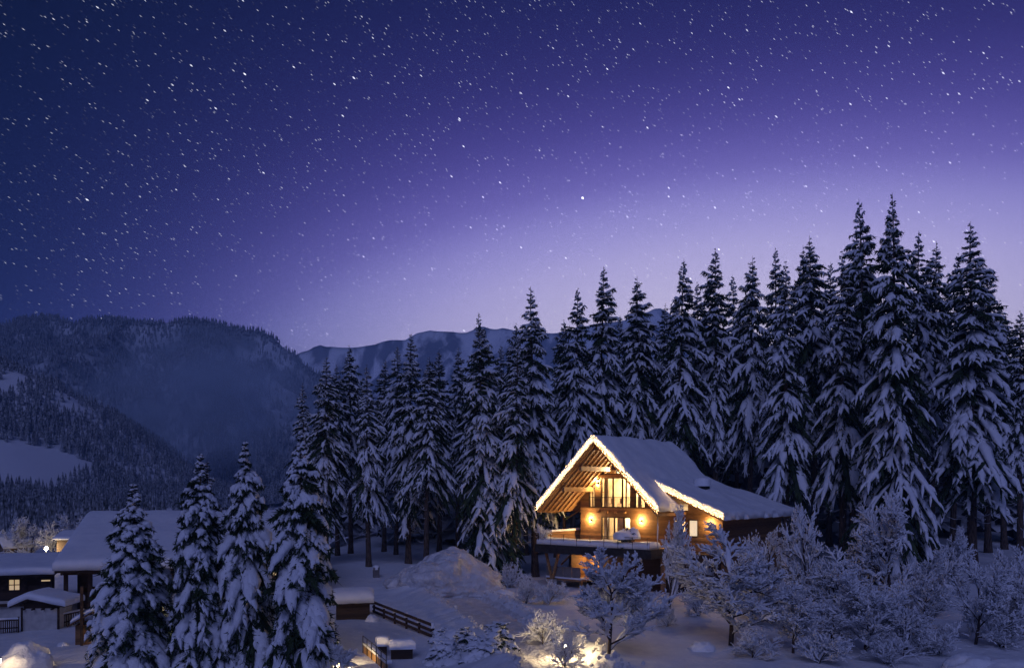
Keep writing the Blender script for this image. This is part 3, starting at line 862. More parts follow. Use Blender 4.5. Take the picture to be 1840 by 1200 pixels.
for (px_, pyb_, pt_, v_, rz_, lab_) in ((1352, 1180, 1128, 0, .3, 'low frosted shrub just right of the wide fruit tree trunk'), (1470, 1190, 1130, 1, 1.2, 'low frosted shrub at the bottom edge right of the forked fruit tree'),
        (1592, 1192, 1138, 0, 2.2, 'low frosted shrub at the bottom edge below the largest rounded tree'), (1690, 1178, 1120, 1, 3.1, 'low frosted shrub just left of the snow capped boulder'),
        (1520, 1140, 1075, 0, 4.0, 'mid height frosted shrub between the tangled tree and the dense low tree'), (1640, 1110, 1045, 1, 5.1, 'mid height frosted shrub under the right side of the largest rounded tree'),
        (1440, 1105, 1030, 0, .9, 'mid height frosted shrub at the foot of the tall thin tree'), (1800, 1165, 1090, 0, 1.9, 'mid height frosted shrub above the broad boulder in the right corner')):
    tree_at('frosted_shrub', px_, pyb_, pt_, SH[v_], lab_, 'shrub', SG, 105, rz_)
tree_at('frosted_shrub', 975, 1140, 1092, SH[0], 'bare twiggy shrub beside the lane, left of the pale fruit tree and its lamp', 'shrub', SG, 100, 0.5, 47.5)
tree_at('frosted_shrub', 945, 1085, 1030, SH[0], 'round frosted shrub under the left corner of the deck', 'shrub', SG, 1.1, 1.0)
tree_at('frosted_shrub', 985, 1085, 1042, SH[1], 'thick snow blobbed shrub below the small lower balcony', 'shrub', SG, 0.9, 2.0)
tree_at('frosted_shrub', 915, 1055, 1005, SH[0], 'frosted shrub among the bare trunks left of the deck', 'shrub', SG, 1.0, 3.0)
tree_at('frosted_shrub', 1200, 1125, 1080, SH[0], 'low frosted shrub between the two big fruit trees', 'shrub', SG, 1.2, 4.0)
tree_at('frosted_shrub', 1350, 1110, 1055, SH[1], 'low frosted shrub behind the wide fruit tree trunk', 'shrub', SG, 1.2, 0.0)
tree_at('frosted_shrub', 1255, 1105, 1045, SH[0], 'frosted shrub at the foot of the right chalet wing', 'shrub', SG, 1.2, 5.0)
tree_at('frosted_shrub', 610, 1215, 1150, SH[1], 'snow clotted shrub at the bottom edge right of the garden spruces', 'shrub', SG, 0.9, 1.0, 40)
for (px_, top_, Yv, v, lab) in [(25, 930, 101, BV[0], 'frosted tree behind the far left hut'), (58, 942, 102, BV[3], 'frosted tree to the left of the yard lamp'),
                            (95, 938, 101, BV[1], 'frosted tree right behind the yard lamp'), (125, 925, 106, BV[0], 'frosted tree above the far shed by the big roof edge'),
                            (150, 930, 108, BV[3], 'frosted tree half hidden behind the slanting edge of the big roof')]:
    tree_at('frosted_tree', px_, 0, top_, v, lab, 'tree', 'frosted trees behind the farm', 1.5, px_ * 0.1, Yv)

# ------------------------------------------------------------------ snow and light helpers
from mathutils import noise as mnoise
def snow_slab(name, fz, ss, t0, t1, th, m, parent=None, nt=24, seed=0, lip=0.08, amp=0.08, edge=0.4, f0=0.62):
    """closed layer of snow over z=fz(s,t); ss = list of s, t0/t1 functions of s"""
    def eased(a, b, n, e):
        core = list(np.linspace(a + e, b - e, n))
        return [a, a + e * 0.12, a + e * 0.45] + core + [b - e * 0.45, b - e * 0.12, b]
    S = eased(ss[0], ss[1], ss[2], edge)
    U = eased(0.0, 1.0, nt, None or edge / max(1.0, (t1(ss[0]) - t0(ss[0]))))
    top = []; bot = []
    for s in S:
        a, b = t0(s), t1(s)
        for u in U:
            t = a + (b - a) * u
            d = min(s - ss[0], ss[1] - s, t - a, b - t)
            f = f0 + (1 - f0) * math.sqrt(max(0.0, 1 - (1 - min(d / edge, 1.0)) ** 2))
            n1 = mnoise.noise((s * 0.45 + seed, t * 0.45, 3.1)) * amp + mnoise.noise((s * 1.7, t * 1.7 + seed, 1.1)) * amp * 0.35
            wob = mnoise.noise((s * 1.3 + 9, t * 1.3, seed)) * lip
            so = s + (wob if s in (S[0], S[-1]) else 0)
            to = t + (wob if u in (0.0, 1.0) else 0)
            top.append((so, to, fz(s, t) + th * f + n1 * (f if d > 0 else 0.3)))
            bot.append((so, to, fz(s, t) + (wob * 0.5 if d <= 0 else 0)))
    ns, nu = len(S), len(U)
    V = top + bot; o = ns * nu
    Fc = []
    for i in range(ns - 1):
        for j in range(nu - 1):
            a = i * nu + j
            Fc.append((a, a + nu, a + nu + 1, a + 1))
            Fc.append((o + a, o + a + 1, o + a + nu + 1, o + a + nu))
    for i in range(ns - 1):
        a = i * nu
        Fc.append((a, o + a, o + a + nu, a + nu))
        a = i * nu + nu - 1
        Fc.append((a, a + nu, o + a + nu, o + a))
    for j in range(nu - 1):
        Fc.append((j, j + 1, o + j + 1, o + j))
        a = (ns - 1) * nu + j
        Fc.append((a, o + a, o + a + 1, a + 1))
    b = MB(); b.v = V; b.f = Fc
    return b.build(name, m, parent, smooth=True)

def mound(name, loc, rx, ry, rz_, m, seed=0, amp=0.2, nu=28, nv=12, rough=0.0, parent=None, power=1.0, rot=0.0):
    V = []; Fc = []
    for j in range(nv + 1):
        ph = (j / nv) * math.pi / 2
        for i in range(nu):
            a = 2 * math.pi * i / nu
            d = Vector((math.cos(a) * math.cos(ph), math.sin(a) * math.cos(ph), math.sin(ph)))
            k = 1 + amp * mnoise.noise(d * 1.6 + Vector((seed, 0, 0))) + amp * 0.5 * mnoise.noise(d * 4 + Vector((0, seed, 0))) + rough * mnoise.noise(d * 11 + Vector((0, 0, seed)))
            zz = d.z ** power if d.z > 0 else 0
            V.append((d.x * rx * k, d.y * ry * k, zz * rz_ * k - (0.25 if j == 0 else 0)))
    for j in range(nv):
        for i in range(nu):
            Fc.append((j * nu + i, j * nu + (i + 1) % nu, (j + 1) * nu + (i + 1) % nu, (j + 1) * nu + i))
    b = MB(); b.v = V; b.f = Fc
    return b.build(name, m, parent, smooth=True, loc=loc, rz=rot)

def chain(name, a, b, step, r, parent, seed=0, jit=0.05, sag=0.0):
    rr = random.Random(seed)
    a = Vector(a); b = Vector(b); n = int((b - a).length / step)
    m = MB()
    for i in range(n + 1):
        p = a.lerp(b, i / n) + Vector((rr.uniform(-jit, jit), rr.uniform(-jit, jit) * 0.4, rr.uniform(-jit, jit)))
        m.octa(p, r * rr.uniform(0.7, 1.25))
    return m.build(name, BULB, parent)

def lamp_light(name, parent, loc, watts, col=WARM, radius=0.06):
    l = D.lights.new(name, 'POINT'); l.energy = watts; l.color = col; l.shadow_soft_size = radius
    o = D.objects.new(name, l); o.location = loc
    link(o, parent)
    return o

# ------------------------------------------------------------------ the chalet
CH = empty('chalet', (7.4, 72.0, 0.0), R_(-40))
tag(CH, 'timber chalet with snowy roof edged in fairy lights, glowing windows and raised deck', 'house')
TW = 5.0                                   # plane of the front wall
def soff(s): return 13.1 - 0.98 * abs(s)
def wingR(s): return 9.44 - 0.43 * (s - 3.74)
def wingL(s): return 8.69 - 0.43 * (-4.5 - s)
def tend(s): return 14.4 + max(0.0, (s - 3.74)) / 7.2 * 4.9

# walls
wall = MB()
wall.box(-5.05, -2.6, TW, TW + .25, 3.5, 6.45)
wall.box(.67, 5.28, TW, TW + .25, 3.5, 6.45)
wall.box(5.28, 6.4, TW, TW + .25, 3.5, 5.0); wall.box(5.28, 6.4, TW, TW + .25, 6.3, 6.45)
wall.box(6.4, 6.66, TW, TW + .25, 3.5, 6.45)
wall.box(6.66, 7.57, TW, TW + .25, 3.5, 4.86); wall.box(6.66, 7.57, TW, TW + .25, 6.34, 6.45)
wall.box(7.57, 9.9, TW, TW + .25, 3.5, 6.45)
wall.prism([(-5.05, 6.45), (-4.05, 6.45), (-4.05, soff(4.05)), (-5.05, soff(5.05))], TW, TW + .25)
wall.box(-4.05, 2.3, TW, TW + .25, 6.45, 7.28)
wall.prism([(2.3, 6.45), (9.9, 6.45), (9.9, wingR(9.9) + .05), (3.74, 9.5), (2.3, soff(2.3))], TW, TW + .25)
wall.build('front_wall', LOG, CH)
w = MB(); w.prism([(-5.05, 3.5), (-4.8, 3.5), (-4.8, soff(4.9)), (-5.05, soff(5.05))], TW + .25, 13.4); w.build('side_wall', LOG, CH)
w = MB(); w.box(9.65, 9.9, TW + .25, 18.2, -.5, wingR(9.9)); w.build('side_wall', LOG, CH)
w = MB(); w.prism([(-4.8, 3.5), (9.65, 3.5), (9.65, 6.6), (3.74, 9.4), (0, 13.0), (-4.8, 8.3)], 13.2, 13.4); w.build('rear_wall', LOG, CH)
w = MB(); w.box(-3.2, 9.6, 3.4, 14, -.6, 3.45); w.build('basement_wall', DKWOOD, CH)

# roofs
rf = MB()
rf.prism([(0, soff(0)), (-6.35, soff(6.35)), (-6.35, soff(6.35) + .24), (0, 13.34)], 0.0, 13.9)
rf.prism([(0, soff(0)), (0, 13.34), (6.45, soff(6.45) + .24), (6.45, soff(6.45))], 0.0, 13.9)
main_roof = rf.build('roof', SOFFIT, CH)
wr = MB()
n = 8
for k in range(n):
    s0 = 3.5 + (10.95 - 3.5) * k / n; s1 = 3.5 + (10.95 - 3.5) * (k + 1) / n
    vs = []
    for s in (s0, s1):
        for t in (3.0, tend(s)):
            for dz in (0, .22):
                vs.append((s, t, wingR(s) + dz))
    wr.add(vs, [(0, 4, 6, 2), (1, 3, 7, 5), (0, 1, 5, 4), (2, 6, 7, 3)] + ([(0, 2, 3, 1)] if k == 0 else []) + ([(4, 5, 7, 6)] if k == n - 1 else []))
wr.build('roof_wing', SOFFIT, CH)
wl = MB(); wl.prism([(-4.3, wingL(-4.3)), (-8.75, wingL(-8.75)), (-8.75, wingL(-8.75) + .22), (-4.3, wingL(-4.3) + .22)], 3.0, 13.2); wl.build('roof_wing', SOFFIT, CH)

def main_top(s, t):
    return 13.34 - 0.98 * math.sqrt(s * s + 0.12) + 0.33
snow_slab('roof_snow', lambda s, t: main_top(s, t) - .05, (-6.5, 6.6, 40), lambda s: -0.15, lambda s: 13.95 - 0.25 * math.sin(s * 2.1), 0.72, SNOW_ROOF, CH, 40, 1, f0=.82, amp=.2, lip=.22)
snow_slab('roof_snow', lambda s, t: wingR(s) + .22, (3.3, 11.15, 26), lambda s: 2.85, lambda s: tend(s) + .1, 0.64, SNOW_ROOF, CH, 40, 5, f0=.82, amp=.2, lip=.22)
snow_slab('roof_snow', lambda s, t: wingL(s) + .22, (-8.95, -4.3, 14), lambda s: 2.85, lambda s: 13.2, 0.58, SNOW_ROOF, CH, 30, 9, f0=.85)

# verge boards under the snow
for sgn, e in ((-1, 6.4), (1, 6.5)):
    b_ = MB(); b_.beam((sgn * 0.02, -0.06, soff(0) + .10), (sgn * e, -0.06, soff(e) + .10), .08, .34, (0, 1, 0)); b_.build('verge_board', BEAM, CH)
b_ = MB(); b_.beam((3.9, 2.93, wingR(3.9) + .08), (10.95, 2.93, wingR(10.95) + .08), .08, .3, (0, 1, 0)); b_.build('verge_board', BEAM, CH)
# rafters and purlins under the front overhang
for sgn in (-1, 1):
    for t in (0.55, 1.3, 2.05, 2.8, 3.55, 4.3):
        e = 6.1
        b_ = MB(); b_.beam((sgn * .1, t, soff(.1) - .1), (sgn * e, t, soff(e) - .1), .11, .2, (0, 1, 0)); b_.build('rafter', BEAM, CH)
    for s in (1.75, 3.7):
        b_ = MB(); b_.beam((sgn * s, .25, soff(s) - .42), (sgn * s, TW - .01, soff(s) - .42), .28, .42); b_.build('purlin', BEAM, CH)
b_ = MB(); b_.beam((0, .2, 12.72), (0, TW - .01, 12.72), .26, .34); b_.build('purlin', BEAM, CH)
for t in (3.6, 4.6, 5.6, 6.6, 7.6):
    b_ = MB(); b_.beam((-4.9, t, wingL(-4.9) - .1), (-8.5, t, wingL(-8.5) - .1), .11, .18, (0, 1, 0)); b_.build('rafter', BEAM, CH)
b_ = MB(); b_.beam((-7.9, 3.3, wingL(-7.9) - .35), (-7.9, 12.8, wingL(-7.9) - .35), .25, .32); b_.build('purlin', BEAM, CH)
for t in (6.2, 11.5):
    b_ = MB(); b_.box(-8.02, -7.78, t - .12, t + .12, 3.4, wingL(-7.9) - .5); b_.build('porch_post', BEAM, CH)
b_ = MB(); b_.beam((-7.8, 6.2, 6.0), (-5.1, 6.2, 7.4), .12, .14); b_.build('brace', BEAM, CH)

# upper glazing
def window(name, panes, fr=.07, t=TW + .08, parent=CH, m=FRAME):
    """panes: polygons in (s,z); a frame with a pane in each"""
    fb = MB(); obs = []
    for poly in panes:
        n = len(poly)
        for i in range(n):
            a = poly[i]; b = poly[(i + 1) % n]
            fb.beam((a[0], t - .02, a[1]), (b[0], t - .02, b[1]), .12, fr * 2, (0, 1, 0))
        obs.append(poly)
    fo = fb.build(name, m, parent)
    for poly in obs:
        g = MB(); g.prism(poly, t, t + .012); g.build('pane', GLASS, fo)
    return fo
zt = 10.15
def rect(s0, s1, z0, z1): return [(s0, z0), (s1, z0), (s1, z1), (s0, z1)]
window('window', [[(-4.0, 7.33), (-3.32, 7.33), (-3.32, soff(3.32) - .12), (-4.0, soff(4.0) - .12)]])
window('window', [rect(-2.6, -1.3, 7.33, zt), rect(-1.3, -.25, 7.33, zt), rect(-.25, .67, 7.33, zt)])
window('window', [rect(1.15, 2.25, 7.33, zt)])
window('gable_window', [[(-2.7, 10.5), (-.9, 10.5), (-.9, soff(.9) - .15), (-2.7, soff(2.7) - .1)], [(-.9, 10.5), (.9, 10.5), (.9, soff(.9) - .15), (0, 12.9), (-.9, soff(.9) - .15)],
                        [(.9, 10.5), (2.3, 10.5), (2.3, soff(2.3) - .1), (.9, soff(.9) - .15)]])
b_ = MB(); b_.box(-3.3, -2.66, TW - .06, TW + .3, 7.28, soff(3.0) - .2); b_.build('pilaster', LOG, CH)
b_ = MB(); b_.box(.7, 1.12, TW - .06, TW + .3, 7.28, zt); b_.build('pilaster', LOG, CH)
b_ = MB(); b_.box(-3.6, 3.0, TW - .22, TW + .2, 10.2, 10.46); b_.build('collar_beam', BEAM, CH)
b_ = MB(); b_.box(-5.0, 3.4, TW - .10, TW + .1, 7.08, 7.3); b_.build('sill_beam', BEAM, CH)
for s in (-2.9, -1.9, -.9, .1):
    b_ = MB(); b_.box(s - .1, s + .1, TW - .25, TW + .05, 6.78, 6.98); b_.build('joist_end', BEAM, CH)
# french balcony railing
r_ = MB(); r_.box(-4.0, 2.25, TW - .12, TW - .08, 8.28, 8.33); r_.box(-4.0, 2.25, TW - .12, TW - .08, 7.36, 7.4)
for k in range(58):
    s = -3.98 + k * .108
    r_.box(s - .009, s + .009, TW - .11, TW - .09, 7.4, 8.28)
r_.build('window_railing', STEEL, CH)
# door to the deck
window('balcony_door', [rect(-2.6, -1.95, 4.0, 6.4), rect(-1.95, -1.15, 4.0, 6.4), rect(-1.15, -.1, 4.0, 6.4), rect(-.1, .67, 4.0, 6.4)])
window('window', [rect(5.28, 5.84, 5.0, 6.3), rect(5.84, 6.4, 5.0, 6.3)])
window('window', [rect(6.66, 7.57, 4.86, 6.34)])
# rooms behind the glass
def room(name, s0, s1, t0, t1, z0, z1, m):
    vs = [(x, y, z) for z in (z0, z1) for y in (t0, t1) for x in (s0, s1)]
    b = MB(); b.add(vs, [(0, 1, 3, 2), (4, 6, 7, 5), (2, 3, 7, 6), (0, 2, 6, 4), (1, 5, 7, 3)])
    return b.build(name, m, CH)
pr_ = [(-4.75, 7.25), (3.1, 7.25), (3.1, soff(3.1) - .06), (0, 12.95), (-4.75, soff(4.75) - .06)]
b_ = MB(); n_ = len(pr_)
b_.add([(x, TW + .26, z) for x, z in pr_] + [(x, TW + 3.8, z) for x, z in pr_], [tuple(range(n_, 2 * n_))] + [(i, (i + 1) % n_, (i + 1) % n_ + n_, i + n_) for i in range(n_)])
b_.build('upper_room', INTERIOR, CH)
room('lower_room', -4.75, 3.2, TW + .26, TW + 3.4, 3.95, 6.7, INTERIOR)
room('wing_room', 4.4, 8.6, TW + .26, TW + 2.6, 3.95, 6.6, INTERIOR)
def curtain(s0, s1, z0, z1, t, m=CURTAIN, waves=9.0, amp=.05):
    n = max(8, int((s1 - s0) * 18)); b = MB(); vs = []; fs = []
    for i in range(n + 1):
        s = s0 + (s1 - s0) * i / n
        d = t + amp * math.sin(s * waves * 2) + amp * .5 * math.sin(s * waves * 3.7 + 1)
        vs += [(s, d, z0), (s, d * 1.0, z1)]
        if i: fs.append((2 * i - 2, 2 * i, 2 * i + 1, 2 * i - 1))
    b.add(vs, fs); return b.build('curtain', m, CH, smooth=True)
for s0, s1 in ((-4.0, -3.75), (-2.55, -2.05), (-.2, .0), (.35, .64), (1.2, 1.6)):
    curtain(s0, s1, 7.35, zt, TW + .45)
for s0, s1 in ((-2.55, -1.95), (-1.05, -.2), (.35, .64)):
    curtain(s0, s1, 4.0, 6.4, TW + .45)
for s0, s1 in ((-2.4, -1.3), (.9, 2.0)):
    curtain(s0, s1, 10.55, 11.5, TW + .5)
b_ = MB(); b_.box(6.68, 7.55, TW + .16, TW + .17, 4.9, 6.32); b_.build('roller_blind', mat('self glowing blind', (.8, .74, .62), .9, .1, 0, (1.0, .76, .48), .95), CH)  # blind glows by itself; emission stands in for room light behind it
b_ = MB()
for z in (4.2, 4.8, 5.4, 6.0): b_.box(-1.8, -1.3, TW + 1.6, TW + 1.9, z, z + .04)
b_.box(-1.82, -1.78, TW + 1.6, TW + 1.9, 3.96, 6.2); b_.box(-1.32, -1.28, TW + 1.6, TW + 1.9, 3.96, 6.2)
b_.build('shelf', BEAM, CH)
for k, s in enumerate((-2.0, -1.0, .2)):
    b_ = MB()
    b_.box(s - .2, s + .2, TW + .7, TW + 1.1, 7.65, 7.7); b_.box(s - .2, s + .2, TW + 1.06, TW + 1.1, 7.7, 8.2)
    for i in (-.18, .18):
        for j in (.72, 1.08): b_.box(s + i - .02, s + i + .02, TW + j - .02, TW + j + .02, 7.26, 7.65)
    b_.build('dining_chair', BEAM, CH)
lamp_light('ceiling_light', CH, (-.7, TW + 1.3, 11.0), 2300, (1.0, .80, .48), .35)
lamp_light('ceiling_light', CH, (-1.0, TW + 1.6, 6.3), 1000, (1.0, .80, .48), .25)
lamp_light('ceiling_light', CH, (6.4, TW + 1.3, 6.1), 600, (1.0, .76, .46), .2)
# wall lamps
for (s, z, wt) in ((-3.0, 9.65, 200), (-3.83, 6.12, 230), (1.82, 6.12, 230), (8.8, 6.0, 150)):
    zt_ = z
    b_ = MB(); b_.box(s - .07, s + .07, TW - .2, TW - .065 if z > 9 else TW - .002, z - .13, z + .13); lo = b_.build('wall_lamp', STEEL, CH)
    for dz in (.15, -.15):
        g = MB(); g.box(s - .05, s + .05, TW - .18, TW - .08, z + dz - .015, z + dz + .015); g.build('lamp_glass', LAMPGLASS, lo)
        lamp_light('wall_lamp_light', lo, (s, TW - .26, z + dz * 1.35), wt * (1.0 if dz > 0 else .7), (1.0, .64, .27), .05)
b_ = MB(); b_.box(-2.1, -1.9, 3.18, 3.33, 2.5, 2.75); lo = b_.build('wall_lamp', STEEL, CH)
g = MB(); g.box(-2.08, -1.92, 3.19, 3.32, 2.46, 2.49); g.build('lamp_glass', LAMPGLASS, lo)
lamp_light('wall_lamp_light', lo, (-2.0, 3.0, 2.4), 170, (1.0, .60, .24), .06)
# fairy light chains on the snow edges
k_ = 0
def verge_chain(p, q, rows=((0.08, .08), (.26, .1), (.44, .12), (.60, .16)), y=-.24):
    global k_
    for dz, st in rows:
        k_ += 1
        chain('light_chain', (p[0], p[1] + y, p[2] + dz), (q[0], q[1] + y, q[2] + dz), st, .021, CH, k_, .07)
for sgn, e in ((-1, 6.45), (1, 6.5)):
    verge_chain((sgn * .1, 0, soff(.1) + .28), (sgn * e, 0, soff(e) + .28))
verge_chain((4.6, 3.0, wingR(4.6) + .2), (11.0, 3.0, wingR(11.0) + .2), ((.08, .08), (.28, .11), (.48, .15)))
verge_chain((-5.2, 3.0, wingL(-5.2) + .2), (-8.9, 3.0, wingL(-8.9) + .2), ((.08, .1), (.28, .14)))
# roof chimney with its cap of snow
b_ = MB(); b_.box(5.5, 6.6, 8.3, 9.3, 8.0, 9.65); ch_ = b_.build('chimney', STEEL, CH)
mound('snow_cap', (6.05, 8.8, 9.6), .78, .72, .62, SNOW_ROOF, 4, .1, 20, 8, 0, CH, .45)
# deck
b_ = MB(); b_.box(-5.85, 6.25, -.95, TW, 3.62, 3.93); b_.build('deck', BEAM, CH)
b_ = MB(); b_.box(-5.95, 6.4, -1.08, -.97, 3.2, 3.97); b_.build('deck_fascia', STEEL, CH)
b_ = MB(); b_.box(6.28, 6.4, -.965, TW - .01, 3.2, 3.97); b_.build('deck_fascia', STEEL, CH)
b_ = MB(); b_.box(-5.97, -5.87, -.965, 7, 3.2, 3.97); b_.build('deck_fascia', STEEL, CH)
snow_slab('deck_snow', lambda s, t: 3.935, (-5.8, 6.2, 40), lambda s: -1.03, lambda s: .6 + .4 * math.sin(s * 1.1), .62, SNOW, CH, 6, 3, .03, .12, .3)
for k in range(9):
    s = -5.6 + k * 1.45
    b_ = MB(); b_.box(s - .02, s + .02, -1.03, -.98, 3.9, 5.0); b_.build('railing_post', STEEL, CH)
b_ = MB()
b_.box(-5.9, 6.35, -1.02, -.99, 4.97, 5.0)
for k in range(112):
    s = -5.88 + k * .109
    b_.box(s - .007, s + .007, -1.012, -.998, 3.95, 4.97)
b_.build('railing_bars', STEEL, CH)
# left parapet of boards
for k in range(36):
    t = -.85 + k * .2
    b_ = MB(); b_.box(-5.86, -5.82, t, t + .17, 3.94, 4.92)
    if k == 0: base_board = b_.build('parapet_board', BEAM, CH)
    else:
        o = base_board.copy(); o.location = (0, k * .2, 0); link(o, CH)
b_ = MB(); b_.box(-5.92, -5.76, -.9, 6.4, 4.93, 4.99); b_.build('parapet_rail', BEAM, CH)
snow_slab('parapet_snow', lambda s, t: 4.99, (-5.98, -5.7, 4), lambda s: 1.2, lambda s: 6.3, .2, SNOW, CH, 16, 8, .03, .1, .1)
# supports under the deck
for s in (-5.4, -3.2, -.8, 1.6, 4.0, 5.9):
    b_ = MB(); b_.box(s - .12, s + .12, -.9, TW, 3.28, 3.6); b_.build('deck_joist', BEAM, CH)
for s in (-4.6, 2.6):
    b_ = MB(); b_.beam((s - .05, -.2, .75), (s - .75, -.2, 3.25), .2, .2, (0, 1, 0)); b_.beam((s + .05, -.2, .75), (s + .75, -.2, 3.25), .2, .2, (0, 1, 0)); b_.build('strut_post', BEAM, CH)
    b_ = MB(); b_.box(s - .3, s + .3, -.5, .1, -.6, .72); b_.build('plinth', CONC, CH)
for s in (.2, 5.6):
    b_ = MB(); b_.box(s - .16, s + .16, 2.2, 2.52, -.6, 3.25); b_.build('post', BEAM, CH)
# lower balcony and stair
b_ = MB(); b_.box(-5.6, -1.6, .2, 3.35, .62, .8); b_.build('lower_balcony', BEAM, CH)
for k in range(4):
    b_ = MB(); b_.box(-5.58 + k * .99, -5.58 + k * .99 + .94, .16, .2, .92, 1.9); b_.build('balcony_panel', PANEL, CH)
snow_slab('balcony_snow', lambda s, t: .805, (-5.6, -1.6, 14), lambda s: .1, lambda s: .9, .16, SNOW, CH, 4, 6, .03, .05, .1)
for s in (-5.3, -1.9):
    b_ = MB(); b_.box(s - .1, s + .1, .5, .7, -.6, .62); b_.build('post', BEAM, CH)
b_ = MB(); b_.beam((-4.9, 1.6, 1.9), (-3.3, 1.6, 3.3), .1, .12); b_.build('stair_handrail', BEAM, CH)
snow_slab('handrail_snow', lambda s, t: 1.98 + (s + 4.9) * .875, (-4.9, -3.3, 8), lambda s: 1.52, lambda s: 1.68, .12, SNOW, CH, 3, 2, .02, .03, .06)
b_ = MB(); b_.box(-3.25, -3.2, .9, 3.38, .8, 3.27); b_.box(-3.2, -1.4, 3.34, 3.38, .8, 3.3); b_.build('stair_wall', LOG, CH)
# icicle chain under the right eave of the gable
b_ = MB(); b_.tube([(6.35, .1, 6.9), (6.36, .1, 5.9), (6.33, .1, 4.9), (6.35, .1, 4.0)], [.05, .06, .05, .055], 6); b_.build('rain_chain', SNOW, CH, True)

# potted shrub on the deck and the one at its left corner
c0 = CH.matrix_basis
def chw(s, t, z):
    v = Matrix.Translation((7.4, 72, 0)) @ Matrix.Rotation(R_(-40), 4, 'Z') @ Vector((s, t, z))
    return (v.x, v.y, v.z)
POT = spruce(71, 1.5, 1.05, 0.0, .2, 7, 5, 1.3, .35, dead=0, droop=.7, taper=.4, needles=12)
p_ = plant('deck_shrub', POT, chw(3.6, -.3, 4.15), 0, 1.0, 'dark evergreen shrub on the deck under a thick pillow of snow', 'shrub', None)
ms_ = mound('snow_cap', (-.3, 0, .85), .85, .75, .55, SNOW, 7, .2, 28, 12, .03, p_, 1.0)
ms_ = mound('snow_cap', (.55, .1, .9), .62, .6, .62, SNOW, 12, .2, 24, 10, .03, p_, 1.0)
plant('deck_shrub', SH[1], chw(-5.5, -.6, 4.1), 0.6, (.42, .42, .55), 'frosted potted shrub at the left corner of the deck', 'shrub', None)

# ------------------------------------------------------------------ the farm at left
FA = R_(17)
def farm(x, y, z=0):
    return (-33 + x * math.cos(FA) - y * math.sin(FA), 58 + x * math.sin(FA) + y * math.cos(FA), z)
FM = empty('farmhouse', farm(0, 0), FA)
tag(FM, 'large farmhouse with a broad snow covered roof behind the garden spruces', 'house')
def fro(y): return 3.0 + .285 * y if y < 12 else 3.0 + .285 * (24 - y)
b_ = MB(); b_.prism([(0, 0)] * 0 or [(0, 3.0), (12, 6.42), (12, 6.64), (0, 3.22)], 0, 18.5)
rot = []
def roof_prism(x0, x1, pts):
    m = MB(); n = len(pts)
    vs = [(x0, y, z) for y, z in pts] + [(x1, y, z) for y, z in pts]
    fs = [tuple(range(n - 1, -1, -1)), tuple(range(n, 2 * n))] + [(i, (i + 1) % n, (i + 1) % n + n, i + n) for i in range(n)]
    return m.add(vs, fs)
roof_prism(0, 18.5, [(0, 3.0), (12, 6.42), (24, 3.0), (24, 3.22), (12, 6.64), (0, 3.22)]).build('roof', DKWOOD, FM)
snow_slab('roof_snow', lambda s, t: 3.22 + .285 * (t if t < 12 else 24 - t) - (.12 * math.exp(-((t - 12) / 1.0) ** 2)), (-.15, 18.7, 30), lambda s: -.2, lambda s: 24.1, .72, SNOW_ROOF, FM, 50, 15, .07, .07, .4)
b_ = MB(); b_.box(4.2, 17.6, 1.6, 1.85, 1.9, 3.42); b_.box(4.2, 4.45, 1.86, 20, -.8, 4.5); b_.box(17.35, 17.6, 1.86, 20, -.8, 4.5); b_.build('timber_wall', plank_mat('farm boards', (.10, .055, .026), (.26, .15, .075), .2), FM)
b_ = MB(); b_.box(4.2, 17.6, 1.6, 1.9, -.9, 1.895); b_.build('plaster_wall', PLASTER, FM)
for x in (10.6, 12.6, 15.4):
    f_ = MB()
    for a, b in (((x - .32, 2.2), (x + .32, 2.2)), ((x + .32, 2.2), (x + .32, 3.0)), ((x + .32, 3.0), (x - .32, 3.0)), ((x - .32, 3.0), (x - .32, 2.2)), ((x, 2.2), (x, 3.0)), ((x - .32, 2.6), (x + .32, 2.6))):
        f_.beam((a[0], 1.57, a[1]), (b[0], 1.57, b[1]), .06, .06, (0, 1, 0))
    fo = f_.build('window', FRAME, FM)
    g = MB(); g.box(x - .31, x + .31, 1.575, 1.585, 2.21, 2.99); g.build('pane', LITWIN, fo)
for x in (.5, 2.1, 3.9):
    b_ = MB(); b_.box(x - .13, x + .13, .9, 1.16, -.8, 3.2); b_.build('porch_post', DKBEAM, FM)
for x in np.arange(.4, 18.2, 1.1):
    b_ = MB(); b_.beam((x, .08, 2.9), (x, 1.7, 3.36), .12, .16); b_.build('rafter_end', DKBEAM, FM)
b_ = MB(); b_.box(.3, 4.2, .95, 1.15, 2.75, 2.98); b_.build('porch_beam', DKBEAM, FM)
b_ = MB(); b_.box(.45, 1.5, 5.0, 5.2, -.8, 4.5); b_.box(2.3, 4.15, 5.0, 5.2, -.8, 4.5); b_.box(1.5, 2.3, 5.0, 5.2, -.8, 1.4); b_.build('porch_wall', DKWOOD, FM)

